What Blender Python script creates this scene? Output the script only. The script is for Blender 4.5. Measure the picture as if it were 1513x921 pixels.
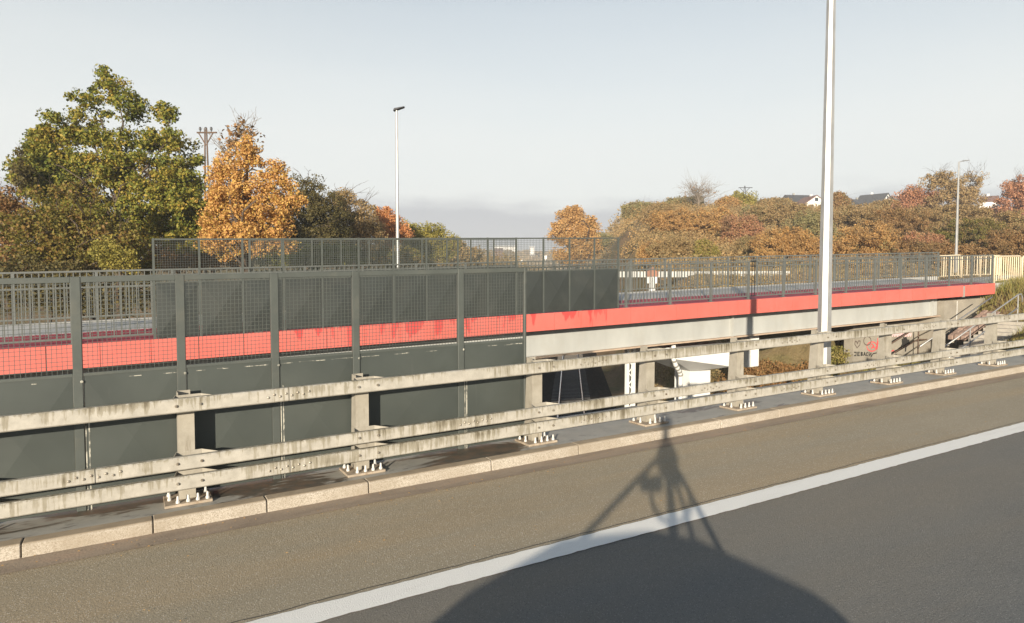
import bpy, bmesh, math, random
import numpy as np
from mathutils import Vector

R = math.radians
# ------------------------------------------------------------------ camera, sky, sun, exposure
scene = bpy.context.scene
for o in list(bpy.data.objects):
    bpy.data.objects.remove(o)
col = scene.collection

F_PX, CX, CY = 1000.0, 756.5, 460.5          # focal length in photograph pixels, image centre
TH = R(60.6)                                  # angle between the road and the line of sight
PITCH = math.atan(45.5 / F_PX)
CAM_H = 2.4
G = 0.027                                     # the road climbs to the right

cam_d = bpy.data.cameras.new('camera')
cam_d.sensor_width = 36.0
cam_d.lens = 36.0 * F_PX / 1513.0
cam_d.clip_start = 0.05
cam_d.clip_end = 9000
cam = bpy.data.objects.new('camera', cam_d)
col.objects.link(cam)
cam.location = (0, 0, CAM_H)
cam.rotation_euler = (R(90) - PITCH, 0, TH - R(90))
scene.camera = cam

SUN_EL = R(11.6)
SUN_DIR = Vector((0.87, 1.0, 0)).normalized() * math.cos(SUN_EL) + Vector((0, 0, -math.sin(SUN_EL)))
sun_d = bpy.data.lights.new('sun', 'SUN')
sun_d.energy = 4.8
sun_d.angle = R(0.55)
sun_d.color = (1.0, 0.885, 0.72)
sun = bpy.data.objects.new('sun', sun_d)
col.objects.link(sun)
sun.rotation_euler = SUN_DIR.to_track_quat('-Z', 'Y').to_euler()

scene.view_settings.view_transform = 'Standard'
scene.view_settings.look = 'None'
scene.view_settings.gamma = 1.0
scene.view_settings.exposure = 0.98
scene.view_settings.use_curve_mapping = False

world = bpy.data.worlds.new('World')
scene.world = world
world.use_nodes = True
wn = world.node_tree
for n in list(wn.nodes):
    wn.nodes.remove(n)


def wnode(t, **kw):
    n = wn.nodes.new(t)
    for k, v in kw.items():
        setattr(n, k, v)
    return n


def wl(a, b):
    wn.links.new(a, b)


w_out = wnode('ShaderNodeOutputWorld')
w_bg = wnode('ShaderNodeBackground')
w_bg.inputs['Strength'].default_value = 0.07
sky = wnode('ShaderNodeTexSky', sky_type='NISHITA')
sky.sun_disc = False
sky.sun_elevation = SUN_EL
sky.sun_rotation = math.atan2(-SUN_DIR.x, -SUN_DIR.y)
sky.altitude = 50
sky.air_density = 1.0
sky.dust_density = 0.4
tc = wnode('ShaderNodeTexCoord')
sep = wnode('ShaderNodeSeparateXYZ')
wl(tc.outputs['Generated'], sep.inputs[0])
# thin high veil, thicker towards the horizon
veil = wnode('ShaderNodeValToRGB')
while len(veil.color_ramp.elements) < 5:
    veil.color_ramp.elements.new(0.5)
for k_, (p_, v_) in enumerate(((0.0, .97), (.2, .93), (.36, .6), (.5, .05), (1.0, .0))):
    veil.color_ramp.elements[k_].position = p_
    veil.color_ramp.elements[k_].color = (v_, v_, v_, 1)
wl(sep.outputs['Z'], veil.inputs[0])
mp = wnode('ShaderNodeMapping')
mp.inputs['Scale'].default_value = (1.2, 1.2, 6.0)
wl(tc.outputs['Generated'], mp.inputs['Vector'])
nz = wnode('ShaderNodeTexNoise')
nz.inputs['Scale'].default_value = 1.6
nz.inputs['Detail'].default_value = 5
wl(mp.outputs[0], nz.inputs['Vector'])
nzr = wnode('ShaderNodeMapRange')
nzr.inputs['From Min'].default_value = 0.3
nzr.inputs['From Max'].default_value = 0.7
nzr.inputs['To Min'].default_value = 0.95
nzr.inputs['To Max'].default_value = 1.04
wl(nz.outputs[0], nzr.inputs['Value'])
vadd = wnode('ShaderNodeMath', operation='MULTIPLY', use_clamp=True)
wl(veil.outputs[0], vadd.inputs[0])
wl(nzr.outputs[0], vadd.inputs[1])
mix1 = wnode('ShaderNodeMix', data_type='RGBA')
wl(vadd.outputs[0], mix1.inputs['Factor'])
wl(sky.outputs[0], mix1.inputs[6])
mix1.inputs[7].default_value = (6.55, 6.75, 6.65, 1)
# low grey cloud bank along the horizon
mp2 = wnode('ShaderNodeMapping')
mp2.inputs['Scale'].default_value = (5.0, 5.0, 22.0)
wl(tc.outputs['Generated'], mp2.inputs['Vector'])
nz2 = wnode('ShaderNodeTexNoise')
nz2.inputs['Scale'].default_value = 1.3
nz2.inputs['Detail'].default_value = 6
nz2.inputs['Roughness'].default_value = 0.55
wl(mp2.outputs[0], nz2.inputs['Vector'])
nm = wnode('ShaderNodeMath', operation='MULTIPLY_ADD')
nm.inputs[1].default_value = 0.075
nm.inputs[2].default_value = -0.0375
wl(nz2.outputs[0], nm.inputs[0])
za = wnode('ShaderNodeMath', operation='ADD')
wl(sep.outputs['Z'], za.inputs[0])
wl(nm.outputs[0], za.inputs[1])
bank = wnode('ShaderNodeMapRange', interpolation_type='SMOOTHSTEP')
bank.inputs['From Min'].default_value = 0.09
bank.inputs['From Max'].default_value = 0.13
bank.inputs['To Min'].default_value = 0.92
bank.inputs['To Max'].default_value = 0.0
wl(za.outputs[0], bank.inputs['Value'])
mix2 = wnode('ShaderNodeMix', data_type='RGBA')
wl(bank.outputs[0], mix2.inputs['Factor'])
wl(mix1.outputs[2], mix2.inputs[6])
mix2.inputs[7].default_value = (3.75, 3.95, 4.3, 1)
wl(mix2.outputs[2], w_bg.inputs['Color'])
wl(w_bg.outputs[0], w_out.inputs['Surface'])

# ------------------------------------------------------------------ places
CT, ST = math.cos(TH), math.sin(TH)


def S(px, D):
    """distance along the road of a point D metres across from the camera, seen at column px"""
    u = (px - CX) / F_PX
    return D * (CT + ST * u) / (ST - CT * u)


def W(px, z):
    """world x, y of a spot z metres ahead in the direction of column px"""
    u = (px - CX) / F_PX
    return z * (CT + ST * u), z * (ST - CT * u)


def camuv(x, y):
    z = x * CT + y * ST
    r = x * ST - y * CT
    return r, z


def HH(py, z):
    return CAM_H + (415.0 - py) / F_PX * z


def wp(px, py, D=17.0):
    s = S(px, D)
    z = s * CT + D * ST
    return s, HH(py, z) - G * s


def wq(px, py, D):
    s, h = wp(px, py, D)
    return (s, D, h + G * s)


# ------------------------------------------------------------------ object helpers
def tag(o, label=None, cat=None, group=None, kind=None):
    if label:
        o['label'] = label
    if cat:
        o['category'] = cat
    if group:
        o['group'] = group
    if kind:
        o['kind'] = kind
    return o


def empty(name, loc=(0, 0, 0), rz=0.0, parent=None):
    o = bpy.data.objects.new(name, None)
    o.empty_display_size = 0.2
    col.objects.link(o)
    o.location = loc
    o.rotation_euler = (0, 0, rz)
    if parent:
        o.parent = parent
    return o


def thing(name, label, cat, loc=(0, 0, 0), rz=0.0, group=None):
    return tag(empty(name, loc, rz), label, cat, group)


def inst(name, mesh, parent, loc=(0, 0, 0), rz=0.0):
    o = bpy.data.objects.new(name, mesh)
    col.objects.link(o)
    o.parent = parent
    o.location = loc
    o.rotation_euler = (0, 0, rz)
    return o


def np_mesh(name, V, Q, mat=None, smooth=False, quads=True):
    """fast mesh from arrays; Q is (n,k) indices"""
    V = np.asarray(V, dtype=np.float32)
    Q = np.asarray(Q, dtype=np.int32)
    k = Q.shape[1]
    me = bpy.data.meshes.new(name)
    me.vertices.add(len(V))
    me.vertices.foreach_set('co', V.ravel())
    me.loops.add(Q.size)
    me.loops.foreach_set('vertex_index', Q.ravel())
    me.polygons.add(len(Q))
    me.polygons.foreach_set('loop_start', np.arange(0, Q.size, k, dtype=np.int32))
    try:
        me.polygons.foreach_set('loop_total', np.full(len(Q), k, dtype=np.int32))
    except Exception:
        pass
    me.update(calc_edges=True)
    if smooth:
        me.polygons.foreach_set('use_smooth', np.ones(len(Q), dtype=bool))
    if mat:
        me.materials.append(mat)
    return me


class MB:
    def __init__(self):
        self.v, self.f = [], []

    def quad(self, a, b, c, d):
        i = len(self.v)
        self.v += [a, b, c, d]
        self.f.append((i, i + 1, i + 2, i + 3))
        return self

    def poly(self, pts):
        i = len(self.v)
        self.v += list(pts)
        self.f.append(tuple(range(i, i + len(pts))))
        return self

    def box(self, x0, x1, y0, y1, z0, z1):
        i = len(self.v)
        self.v += [(x0, y0, z0), (x1, y0, z0), (x1, y1, z0), (x0, y1, z0),
                   (x0, y0, z1), (x1, y0, z1), (x1, y1, z1), (x0, y1, z1)]
        self.f += [tuple(i + k for k in q) for q in
                   ((0, 3, 2, 1), (4, 5, 6, 7), (0, 1, 5, 4), (1, 2, 6, 5), (2, 3, 7, 6), (3, 0, 4, 7))]
        return self

    def hexa(self, bot, top):
        i = len(self.v)
        self.v += list(bot) + list(top)
        self.f += [tuple(i + k for k in q) for q in
                   ((0, 3, 2, 1), (4, 5, 6, 7), (0, 1, 5, 4), (1, 2, 6, 5), (2, 3, 7, 6), (3, 0, 4, 7))]
        return self

    def prism_x(self, prof, x0, x1):
        """profile of (y,z), counter-clockwise seen from +x, extruded along x"""
        i, n = len(self.v), len(prof)
        self.v += [(x0, y, z) for y, z in prof] + [(x1, y, z) for y, z in prof]
        for k in range(n):
            j = (k + 1) % n
            self.f.append((i + k, i + j, i + n + j, i + n + k))
        self.f.append(tuple(i + k for k in reversed(range(n))))
        self.f.append(tuple(i + n + k for k in range(n)))
        return self

    def prism_y(self, prof, y0, y1):
        i, n = len(self.v), len(prof)
        self.v += [(x, y0, z) for x, z in prof] + [(x, y1, z) for x, z in prof]
        for k in range(n):
            j = (k + 1) % n
            self.f.append((i + k, i + n + k, i + n + j, i + j))
        self.f.append(tuple(i + k for k in range(n)))
        self.f.append(tuple(i + n + k for k in reversed(range(n))))
        return self

    def tube(self, pts, r, n=8, cap=True, rot=0.0):
        pts = [Vector(p) for p in pts]
        rs = r if isinstance(r, (list, tuple)) else [r] * len(pts)
        base = len(self.v)
        up = None
        for k, p in enumerate(pts):
            if k == 0:
                t = pts[1] - pts[0]
            elif k == len(pts) - 1:
                t = pts[-1] - pts[-2]
            else:
                t = pts[k + 1] - pts[k - 1]
            t.normalize()
            if up is None:
                up = Vector((0, 0, 1)) if abs(t.z) < 0.9 else Vector((0, 1, 0))
            a = t.cross(up)
            if a.length < 1e-5:
                a = t.cross(Vector((1, 0, 0)))
            a.normalize()
            b = a.cross(t)
            b.normalize()
            up = b
            for q in range(n):
                an = 2 * math.pi * q / n + rot
                w = p + (a * math.cos(an) + b * math.sin(an)) * rs[k]
                self.v.append((w.x, w.y, w.z))
        for k in range(len(pts) - 1):
            for q in range(n):
                q2 = (q + 1) % n
                self.f.append((base + k * n + q, base + k * n + q2, base + (k + 1) * n + q2, base + (k + 1) * n + q))
        if cap:
            self.f.append(tuple(base + q for q in reversed(range(n))))
            self.f.append(tuple(base + (len(pts) - 1) * n + q for q in range(n)))
        return self

    def lathe(self, prof, n=10, c=(0, 0, 0)):
        """prof of (r,z)"""
        base = len(self.v)
        for r, z in prof:
            for q in range(n):
                a = 2 * math.pi * q / n
                self.v.append((c[0] + r * math.cos(a), c[1] + r * math.sin(a), c[2] + z))
        for k in range(len(prof) - 1):
            for q in range(n):
                q2 = (q + 1) % n
                self.f.append((base + k * n + q, base + k * n + q2, base + (k + 1) * n + q2, base + (k + 1) * n + q))
        self.f.append(tuple(base + q for q in reversed(range(n))))
        self.f.append(tuple(base + (len(prof) - 1) * n + q for q in range(n)))
        return self

    def mesh(self, name, mat, shear=0.0, smooth=False, bevel=0.0):
        me = bpy.data.meshes.new(name)
        me.from_pydata([(x, y, z + shear * x) for x, y, z in self.v], [], self.f)
        at = me.attributes.new('loc', 'FLOAT_VECTOR', 'POINT')
        at.data.foreach_set('vector', np.array(self.v, dtype=np.float32).ravel())
        me.materials.append(mat)
        if bevel > 0:
            bm = bmesh.new()
            bm.from_mesh(me)
            bmesh.ops.remove_doubles(bm, verts=bm.verts, dist=1e-5)
            bmesh.ops.bevel(bm, geom=[e for e in bm.edges if e.is_manifold and e.calc_face_angle(0) > 0.5],
                            offset=bevel, segments=1, affect='EDGES', clamp_overlap=True)
            bm.to_mesh(me)
            bm.free()
        if smooth:
            me.polygons.foreach_set('use_smooth', np.ones(len(me.polygons), dtype=bool))
        me.update()
        return me

    def build(self, name, mat, parent=None, shear=0.0, loc=(0, 0, 0), rz=0.0, smooth=False, bevel=0.0):
        o = bpy.data.objects.new(name, self.mesh(name, mat, shear, smooth, bevel))
        col.objects.link(o)
        o.location = loc
        o.rotation_euler = (0, 0, rz)
        if parent:
            o.parent = parent
        return o


# ------------------------------------------------------------------ materials
class NT:
    def __init__(self, name):
        self.m = bpy.data.materials.new(name)
        self.m.use_nodes = True
        self.t = self.m.node_tree
        self.b = self.t.nodes['Principled BSDF']
        self.o = self.t.nodes['Material Output']

    def n(self, t, **kw):
        x = self.t.nodes.new(t)
        for k, v in kw.items():
            setattr(x, k, v)
        return x

    def l(self, a, b):
        self.t.links.new(a, b)

    def pos(self, scale=(1, 1, 1), attr=None):
        if attr:
            g = self.n('ShaderNodeAttribute', attribute_name=attr)
            src = g.outputs['Vector']
        else:
            g = self.n('ShaderNodeNewGeometry')
            src = g.outputs['Position']
        m = self.n('ShaderNodeMapping')
        m.inputs['Scale'].default_value = scale
        self.l(src, m.inputs['Vector'])
        return m.outputs[0]

    def noise(self, vec, scale, detail=4, rough=0.55, dist=0.0):
        x = self.n('ShaderNodeTexNoise')
        x.inputs['Scale'].default_value = scale
        x.inputs['Detail'].default_value = detail
        x.inputs['Roughness'].default_value = rough
        x.inputs['Distortion'].default_value = dist
        self.l(vec, x.inputs['Vector'])
        return x.outputs[0]

    def mr(self, v, a, b, c=0.0, d=1.0):
        x = self.n('ShaderNodeMapRange')
        for k, q in (('From Min', a), ('From Max', b), ('To Min', c), ('To Max', d)):
            x.inputs[k].default_value = q
        self.l(v, x.inputs['Value'])
        return x.outputs[0]

    def math(self, op, a, b=None, clamp=False):
        x = self.n('ShaderNodeMath', operation=op, use_clamp=clamp)
        for i, q in enumerate((a, b)):
            if q is None:
                continue
            if isinstance(q, (int, float)):
                x.inputs[i].default_value = q
            else:
                self.l(q, x.inputs[i])
        return x.outputs[0]

    def mix(self, f, a, b, blend='MIX'):
        x = self.n('ShaderNodeMix', data_type='RGBA', blend_type=blend)
        for sock, q in ((x.inputs['Factor'], f), (x.inputs[6], a), (x.inputs[7], b)):
            if isinstance(q, (int, float)):
                sock.default_value = q
            elif isinstance(q, (tuple, list)):
                sock.default_value = (q[0], q[1], q[2], 1)
            else:
                self.l(q, sock)
        return x.outputs[2]

    def ramp(self, v, stops, interp='LINEAR'):
        x = self.n('ShaderNodeValToRGB')
        cr = x.color_ramp
        cr.interpolation = interp
        while len(cr.elements) < len(stops):
            cr.elements.new(0.5)
        for e, (p, c) in zip(cr.elements, stops):
            e.position = p
            e.color = (c[0], c[1], c[2], 1)
        self.l(v, x.inputs[0])
        return x.outputs[0]

    def bump(self, h, strength, dist=0.01):
        x = self.n('ShaderNodeBump')
        x.inputs['Strength'].default_value = strength
        x.inputs['Distance'].default_value = dist
        self.l(h, x.inputs['Height'])
        self.l(x.outputs[0], self.b.inputs['Normal'])

    def fin(self, color, rough=0.6, metal=0.0, spec=0.4):
        if isinstance(color, (tuple, list)):
            self.b.inputs['Base Color'].default_value = (color[0], color[1], color[2], 1)
        else:
            self.l(color, self.b.inputs['Base Color'])
        if isinstance(rough, (int, float)):
            self.b.inputs['Roughness'].default_value = rough
        else:
            self.l(rough, self.b.inputs['Roughness'])
        self.b.inputs['Metallic'].default_value = metal
        self.b.inputs['Specular IOR Level'].default_value = spec
        return self.m


def c3(c, k):
    return (c[0] * k, c[1] * k, c[2] * k)


def paint(name, c, rough=0.5, var=0.25, scale=3.0, metal=0.0, bump=0.0, bscale=60, dirt=None, dirt_amt=0.5, spec=0.4,
          stretch=(1, 1, 1)):
    t = NT(name)
    p = t.pos(stretch)
    n1 = t.noise(p, scale, 5, 0.6)
    cc = t.ramp(n1, [(0.3, c3(c, 1 - var)), (0.7, c3(c, 1 + var * 0.6))])
    if dirt:
        n2 = t.noise(p, scale * 0.7, 6, 0.65, 0.4)
        cc = t.mix(t.mr(n2, 0.52, 0.68, 0, dirt_amt), cc, dirt)
    if bump > 0:
        t.bump(t.noise(t.pos(), bscale, 3), bump, 0.01)
    return t.fin(cc, rough, metal, spec)


def asphalt(name, ca, cb, speck, patch=0.5, dust=None, speck_amt=0.8):
    t = NT(name)
    p = t.pos()
    big = t.noise(t.pos((0.35, 0.9, 1)), 0.9, 5, 0.6)
    cc = t.ramp(big, [(0.3, ca), (0.7, cb)])
    tr_ = t.noise(t.pos((0.12, 1.1, 1)), 1.0, 4, 0.55)
    cc = t.mix(t.mr(tr_, 0.45, 0.65, 0, 0.5), cc, (cb[0] * 1.15, cb[1] * 0.98, cb[2] * 0.78))
    if dust:
        # silt washed towards the edge of the lane, ragged along its border
        sy_ = t.n('ShaderNodeSeparateXYZ')
        t.l(p, sy_.inputs[0])
        dd = t.math('ADD', t.mr(sy_.outputs['Y'], 1.6, 4.7), t.mr(t.noise(t.pos((0.25, 0.9, 1)), 0.9, 5, 0.6), 0.3, 0.7, -0.45, 0.35))
        cc = t.mix(t.math('MULTIPLY', dd, 0.75, True), cc, dust)
    fine = t.noise(p, 150, 3, 0.7)
    cc = t.mix(t.mr(fine, 0.3, 0.7, 0.0, 0.55), cc, c3(ca, 0.45), 'MIX')
    v = t.n('ShaderNodeTexVoronoi')
    v.inputs['Scale'].default_value = 70
    t.l(p, v.inputs['Vector'])
    chip = t.math('LESS_THAN', v.outputs['Distance'], 0.3)
    rnd = t.n('ShaderNodeSeparateColor')
    t.l(v.outputs['Color'], rnd.inputs[0])
    sel = t.math('GREATER_THAN', rnd.outputs[0], 0.6)
    cc = t.mix(t.math('MULTIPLY', t.math('MULTIPLY', chip, sel), speck_amt), cc, speck)
    dk = t.math('MULTIPLY', t.math('LESS_THAN', v.outputs['Distance'], 0.3), t.math('LESS_THAN', rnd.outputs[1], 0.28))
    cc = t.mix(t.math('MULTIPLY', dk, 0.6), cc, c3(ca, 0.35))
    st = t.noise(t.pos((0.5, 1.6, 1)), 2.3, 6, 0.7, 0.6)
    cc = t.mix(t.mr(st, 0.62, 0.78, 0, patch), cc, c3(ca, 0.5))
    hgt = t.math('ADD', t.math('MULTIPLY', t.noise(p, 260, 2, 0.6), 0.8), t.math('MULTIPLY', v.outputs['Distance'], -0.5))
    t.bump(hgt, 0.8, 0.006)
    return t.fin(cc, 0.85, 0, 0.25)


M = {}
M['lane'] = asphalt('asphalt_lane', (0.178, 0.18, 0.174), (0.238, 0.24, 0.228), (0.42, 0.41, 0.38), 0.25, (0.3, 0.265, 0.21), 0.45)
M['shoulder'] = asphalt('asphalt_shoulder', (0.39, 0.335, 0.24), (0.47, 0.4, 0.29), (0.72, 0.66, 0.56), 0.25)


def gutter_mat():
    t = NT('gutter_mastic')
    p = t.pos()
    n = t.noise(t.pos((0.4, 1.5, 1)), 3.0, 6, 0.65, 0.5)
    cc = t.ramp(n, [(0.3, (0.24, 0.19, 0.145)), (0.55, (0.33, 0.265, 0.2)), (0.75, (0.4, 0.29, 0.21))])
    n2 = t.noise(p, 40, 4, 0.7)
    cc = t.mix(t.mr(n2, 0.55, 0.75, 0, 0.6), cc, (0.15, 0.11, 0.08))
    t.bump(t.noise(p, 50, 4), 0.4, 0.01)
    return t.fin(cc, 0.8, 0, 0.3)


M['gutter'] = gutter_mat()


def line_mat():
    t = NT('road_paint_white')
    p = t.pos()
    n = t.noise(p, 60, 4, 0.75)
    n2 = t.noise(t.pos((0.3, 1.6, 1)), 4, 5, 0.7)
    cc = t.mix(t.mr(n, 0.6, 0.78, 0, 0.55), (0.92, 0.9, 0.84), (0.55, 0.5, 0.43))
    cc = t.mix(t.mr(n2, 0.55, 0.8, 0, 0.35), cc, (0.55, 0.5, 0.42))
    t.bump(t.noise(p, 110, 2), 0.7, 0.008)
    return t.fin(cc, 0.7)


M['line'] = line_mat()


def granite_mat():
    t = NT('kerb_granite')
    p = t.pos()
    v = t.n('ShaderNodeTexVoronoi')
    v.inputs['Scale'].default_value = 130
    t.l(p, v.inputs['Vector'])
    s = t.n('ShaderNodeSeparateColor')
    t.l(v.outputs['Color'], s.inputs[0])
    cc = t.ramp(s.outputs[0], [(0.0, (0.25, 0.21, 0.165)), (0.25, (0.37, 0.33, 0.265)), (0.6, (0.46, 0.41, 0.34)), (1.0, (0.56, 0.51, 0.44))])
    n = t.noise(t.pos((1, 1, 1)), 1.3, 5, 0.6)
    cc = t.mix(t.mr(n, 0.38, 0.65, 0, 0.75), cc, (0.3, 0.25, 0.185))
    g = t.n('ShaderNodeNewGeometry')
    sx = t.n('ShaderNodeSeparateXYZ')
    t.l(g.outputs['True Normal'], sx.inputs[0])
    # road dust lies on the top face
    dust = t.mr(sx.outputs['Z'], 0.6, 0.9, 0, 0.9)
    cc = t.mix(dust, cc, t.ramp(t.noise(t.pos(), 5, 5, 0.6), [(0.3, (0.3, 0.235, 0.16)), (0.7, (0.42, 0.34, 0.24))]))
    t.bump(t.noise(p, 120, 3), 0.35, 0.008)
    return t.fin(cc, 0.75)


M['granite'] = granite_mat()


def walkway_mat():
    """grey resin coating with damp and muddy stains"""
    t = NT('walkway_resin')
    p = t.pos()
    n = t.noise(p, 4, 5, 0.6)
    cc = t.ramp(n, [(0.3, (0.33, 0.32, 0.285)), (0.7, (0.42, 0.4, 0.35))])
    g = t.n('ShaderNodeNewGeometry')
    sx = t.n('ShaderNodeSeparateXYZ')
    t.l(g.outputs['Position'], sx.inputs[0])
    side = t.mr(sx.outputs['X'], 3.5, 5.5, 0.0, -0.16)
    st = t.math('ADD', t.noise(t.pos((0.55, 1.7, 1)), 1.15, 6, 0.62, 0.7), side)
    wet = t.mr(st, 0.46, 0.5, 0, 1)
    brown = t.mix(t.mr(t.noise(p, 6, 5, 0.65), 0.4, 0.65), (0.06, 0.05, 0.035), (0.15, 0.09, 0.05))
    cc = t.mix(t.math('MULTIPLY', wet, 0.85), cc, brown)
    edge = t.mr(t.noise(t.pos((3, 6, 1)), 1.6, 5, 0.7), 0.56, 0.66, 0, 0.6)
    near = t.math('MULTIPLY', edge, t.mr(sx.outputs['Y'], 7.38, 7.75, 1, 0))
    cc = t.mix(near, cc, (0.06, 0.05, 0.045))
    t.bump(t.noise(p, 80, 3), 0.2, 0.006)
    return t.fin(cc, t.mr(wet, 0, 1, 0.6, 0.42), 0, 0.45)


M['walkway'] = walkway_mat()


def rail_mat():
    """weathered galvanised box rail, dirt running down from its top edge"""
    t = NT('guardrail_galvanised')
    a = t.n('ShaderNodeAttribute', attribute_name='loc')
    sx = t.n('ShaderNodeSeparateXYZ')
    t.l(a.outputs['Vector'], sx.inputs[0])
    st = t.math('ADD', t.math('MULTIPLY', t.noise(t.pos((16, 16, 1.3)), 1.7, 5, 0.65, 0.25), 0.65),
                t.math('MULTIPLY', t.noise(t.pos((5, 5, 0.8)), 1.3, 4, 0.6, 0.4), 0.35))
    top = t.mr(sx.outputs['Z'], 0.0, 0.14, -0.07, 0.05)
    f = t.math('ADD', st, top)
    big = t.noise(t.pos((0.7, 1, 3)), 1.1, 4)
    f = t.math('ADD', f, t.mr(big, 0.3, 0.7, -0.1, 0.09))
    base = t.ramp(t.noise(t.pos(), 9, 6, 0.65), [(0.3, (0.33, 0.31, 0.265)), (0.7, (0.46, 0.435, 0.38))])
    mid = t.mix(t.mr(f, 0.49, 0.54, 0, 0.6), base, (0.2, 0.175, 0.115))
    cc = t.mix(t.mr(f, 0.57, 0.66, 0, 0.75), mid, (0.09, 0.072, 0.04))
    fl = t.noise(t.pos((1, 1, 1)), 26, 5, 0.7)
    cc = t.mix(t.mr(fl, 0.62, 0.72, 0, 0.5), cc, (0.16, 0.12, 0.07))
    return t.fin(cc, 0.62, 0.0, 0.4)


M['rail'] = rail_mat()


def post_mat():
    t = NT('post_galvanised')
    base = t.ramp(t.noise(t.pos(), 6, 5, 0.6), [(0.3, (0.29, 0.265, 0.215)), (0.7, (0.4, 0.37, 0.31))])
    f = t.noise(t.pos((7, 7, 1.2)), 1.8, 5, 0.65, 0.2)
    cc = t.mix(t.mr(f, 0.56, 0.7, 0, 0.55), base, (0.15, 0.12, 0.075))
    return t.fin(cc, 0.6, 0.0, 0.4)


M['post'] = post_mat()
M['plate'] = paint('base_plate_dirty', (0.4, 0.33, 0.25), 0.7, 0.3, 9, dirt=(0.2, 0.12, 0.06), dirt_amt=0.8)
M['bolt_cap'] = paint('white_bolt_caps', (0.62, 0.61, 0.58), 0.5, 0.08, 20)
M['bolt'] = paint('bolt_steel', (0.33, 0.3, 0.25), 0.45, 0.3, 20, metal=0.5, dirt=(0.14, 0.08, 0.04), dirt_amt=0.7)
M['fence'] = paint('fence_grey_paint', (0.08, 0.09, 0.082), 0.45, 0.12, 5, dirt=(0.12, 0.12, 0.1), dirt_amt=0.35)


def panel_mat():
    t = NT('panel_grey_paint')
    n = t.noise(t.pos(), 1.6, 5, 0.55)
    cc = t.ramp(n, [(0.3, (0.05, 0.058, 0.053)), (0.7, (0.066, 0.076, 0.069))])
    # scratches and dry lime runs
    sc = t.noise(t.pos((9, 9, 0.7)), 1.5, 4, 0.6)
    cc = t.mix(t.mr(sc, 0.66, 0.78, 0, 0.35), cc, (0.11, 0.115, 0.105))
    du = t.noise(t.pos((1, 1, 1)), 0.9, 4, 0.6)
    cc = t.mix(t.mr(du, 0.45, 0.7, 0, 0.3), cc, (0.085, 0.092, 0.08))
    return t.fin(cc, 0.42, 0, 0.45)


M['panel'] = panel_mat()
M['screen_panel'] = paint('screen_panel_paint', (0.041, 0.047, 0.044), 0.4, 0.18, 1.4, dirt=(0.065, 0.068, 0.06), dirt_amt=0.5)


def lime_mat():
    t = NT('weld_lime')
    n = t.noise(t.pos((14, 14, 5)), 1.6, 4, 0.7)
    cc = t.mix(t.mr(n, 0.46, 0.56), (0.13, 0.135, 0.12), (0.52, 0.5, 0.42))
    return t.fin(cc, 0.7)


M['lime'] = lime_mat()


def fascia_mat():
    t = NT('fascia_coral')
    n = t.noise(t.pos(), 1.1, 4)
    cc = t.ramp(n, [(0.3, (0.62, 0.135, 0.105)), (0.7, (0.68, 0.16, 0.13))])
    # wet red runs under the screen
    g = t.n('ShaderNodeNewGeometry')
    sx = t.n('ShaderNodeSeparateXYZ')
    t.l(g.outputs['Position'], sx.inputs[0])
    lim = t.math('MULTIPLY', t.mr(sx.outputs['X'], 2.0, 2.6), t.mr(sx.outputs['X'], 11.6, 12.2, 1, 0))
    f = t.noise(t.pos((3.4, 3.4, 0.6)), 1.1, 3, 0.55, 0.1)
    a = t.n('ShaderNodeAttribute', attribute_name='loc')
    sz = t.n('ShaderNodeSeparateXYZ')
    t.l(a.outputs['Vector'], sz.inputs[0])
    f = t.math('ADD', f, t.mr(sz.outputs['Z'], -0.47, 0, -0.12, 0.04))
    run = t.math('MULTIPLY', t.mr(f, 0.54, 0.57), lim)
    cc = t.mix(t.math('MULTIPLY', run, 0.65), cc, (0.5, 0.03, 0.035))
    gr = t.noise(t.pos((5, 5, 0.7)), 1.2, 5, 0.65)
    cc = t.mix(t.mr(gr, 0.5, 0.7, 0, 0.3), cc, (0.5, 0.17, 0.14))
    sp = t.noise(t.pos((2, 2, 1)), 30, 4, 0.7)
    cc = t.mix(t.mr(sp, 0.62, 0.8, 0, 0.15), cc, (0.5, 0.3, 0.25))
    return t.fin(cc, 0.5, 0, 0.35)


M['fascia'] = fascia_mat()
M['deck_red'] = paint('deck_red_resin', (0.42, 0.045, 0.065), 0.6, 0.2, 4, bump=0.2)
M['deck_grey'] = paint('deck_grey_resin', (0.5, 0.49, 0.46), 0.7, 0.2, 3, bump=0.2)
M['girder'] = paint('girder_white', (0.43, 0.44, 0.42), 0.5, 0.12, 1.5, dirt=(0.37, 0.35, 0.3), dirt_amt=0.35, stretch=(1, 1, 0.4))
M['flange'] = paint('flange_dusty', (0.5, 0.38, 0.28), 0.6, 0.2, 3)
M['white'] = paint('white_paint', (0.8, 0.8, 0.77), 0.5, 0.06, 2)
M['pier_shade'] = M['white']
M['concrete'] = paint('concrete_beige', (0.33, 0.3, 0.245), 0.8, 0.2, 1.6, bump=0.3, dirt=(0.23, 0.2, 0.16), dirt_amt=0.5)
M['concrete_dark'] = paint('concrete_grey', (0.3, 0.29, 0.26), 0.85, 0.25, 1.2, bump=0.3)
M['rail_dark'] = paint('railing_grey', (0.12, 0.128, 0.12), 0.45, 0.15, 5)
M['yellow'] = paint('barrier_cream_yellow', (0.72, 0.6, 0.41), 0.45, 0.1, 6)
M['galv'] = paint('galvanised_steel', (0.42, 0.42, 0.41), 0.45, 0.2, 7, metal=0.55, stretch=(1, 1, 0.35))
M['dark'] = paint('dark_housing', (0.045, 0.045, 0.05), 0.5, 0.2, 5)
M['wood'] = paint('pole_wood', (0.13, 0.085, 0.06), 0.8, 0.3, 5, stretch=(1, 1, 0.2))
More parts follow.
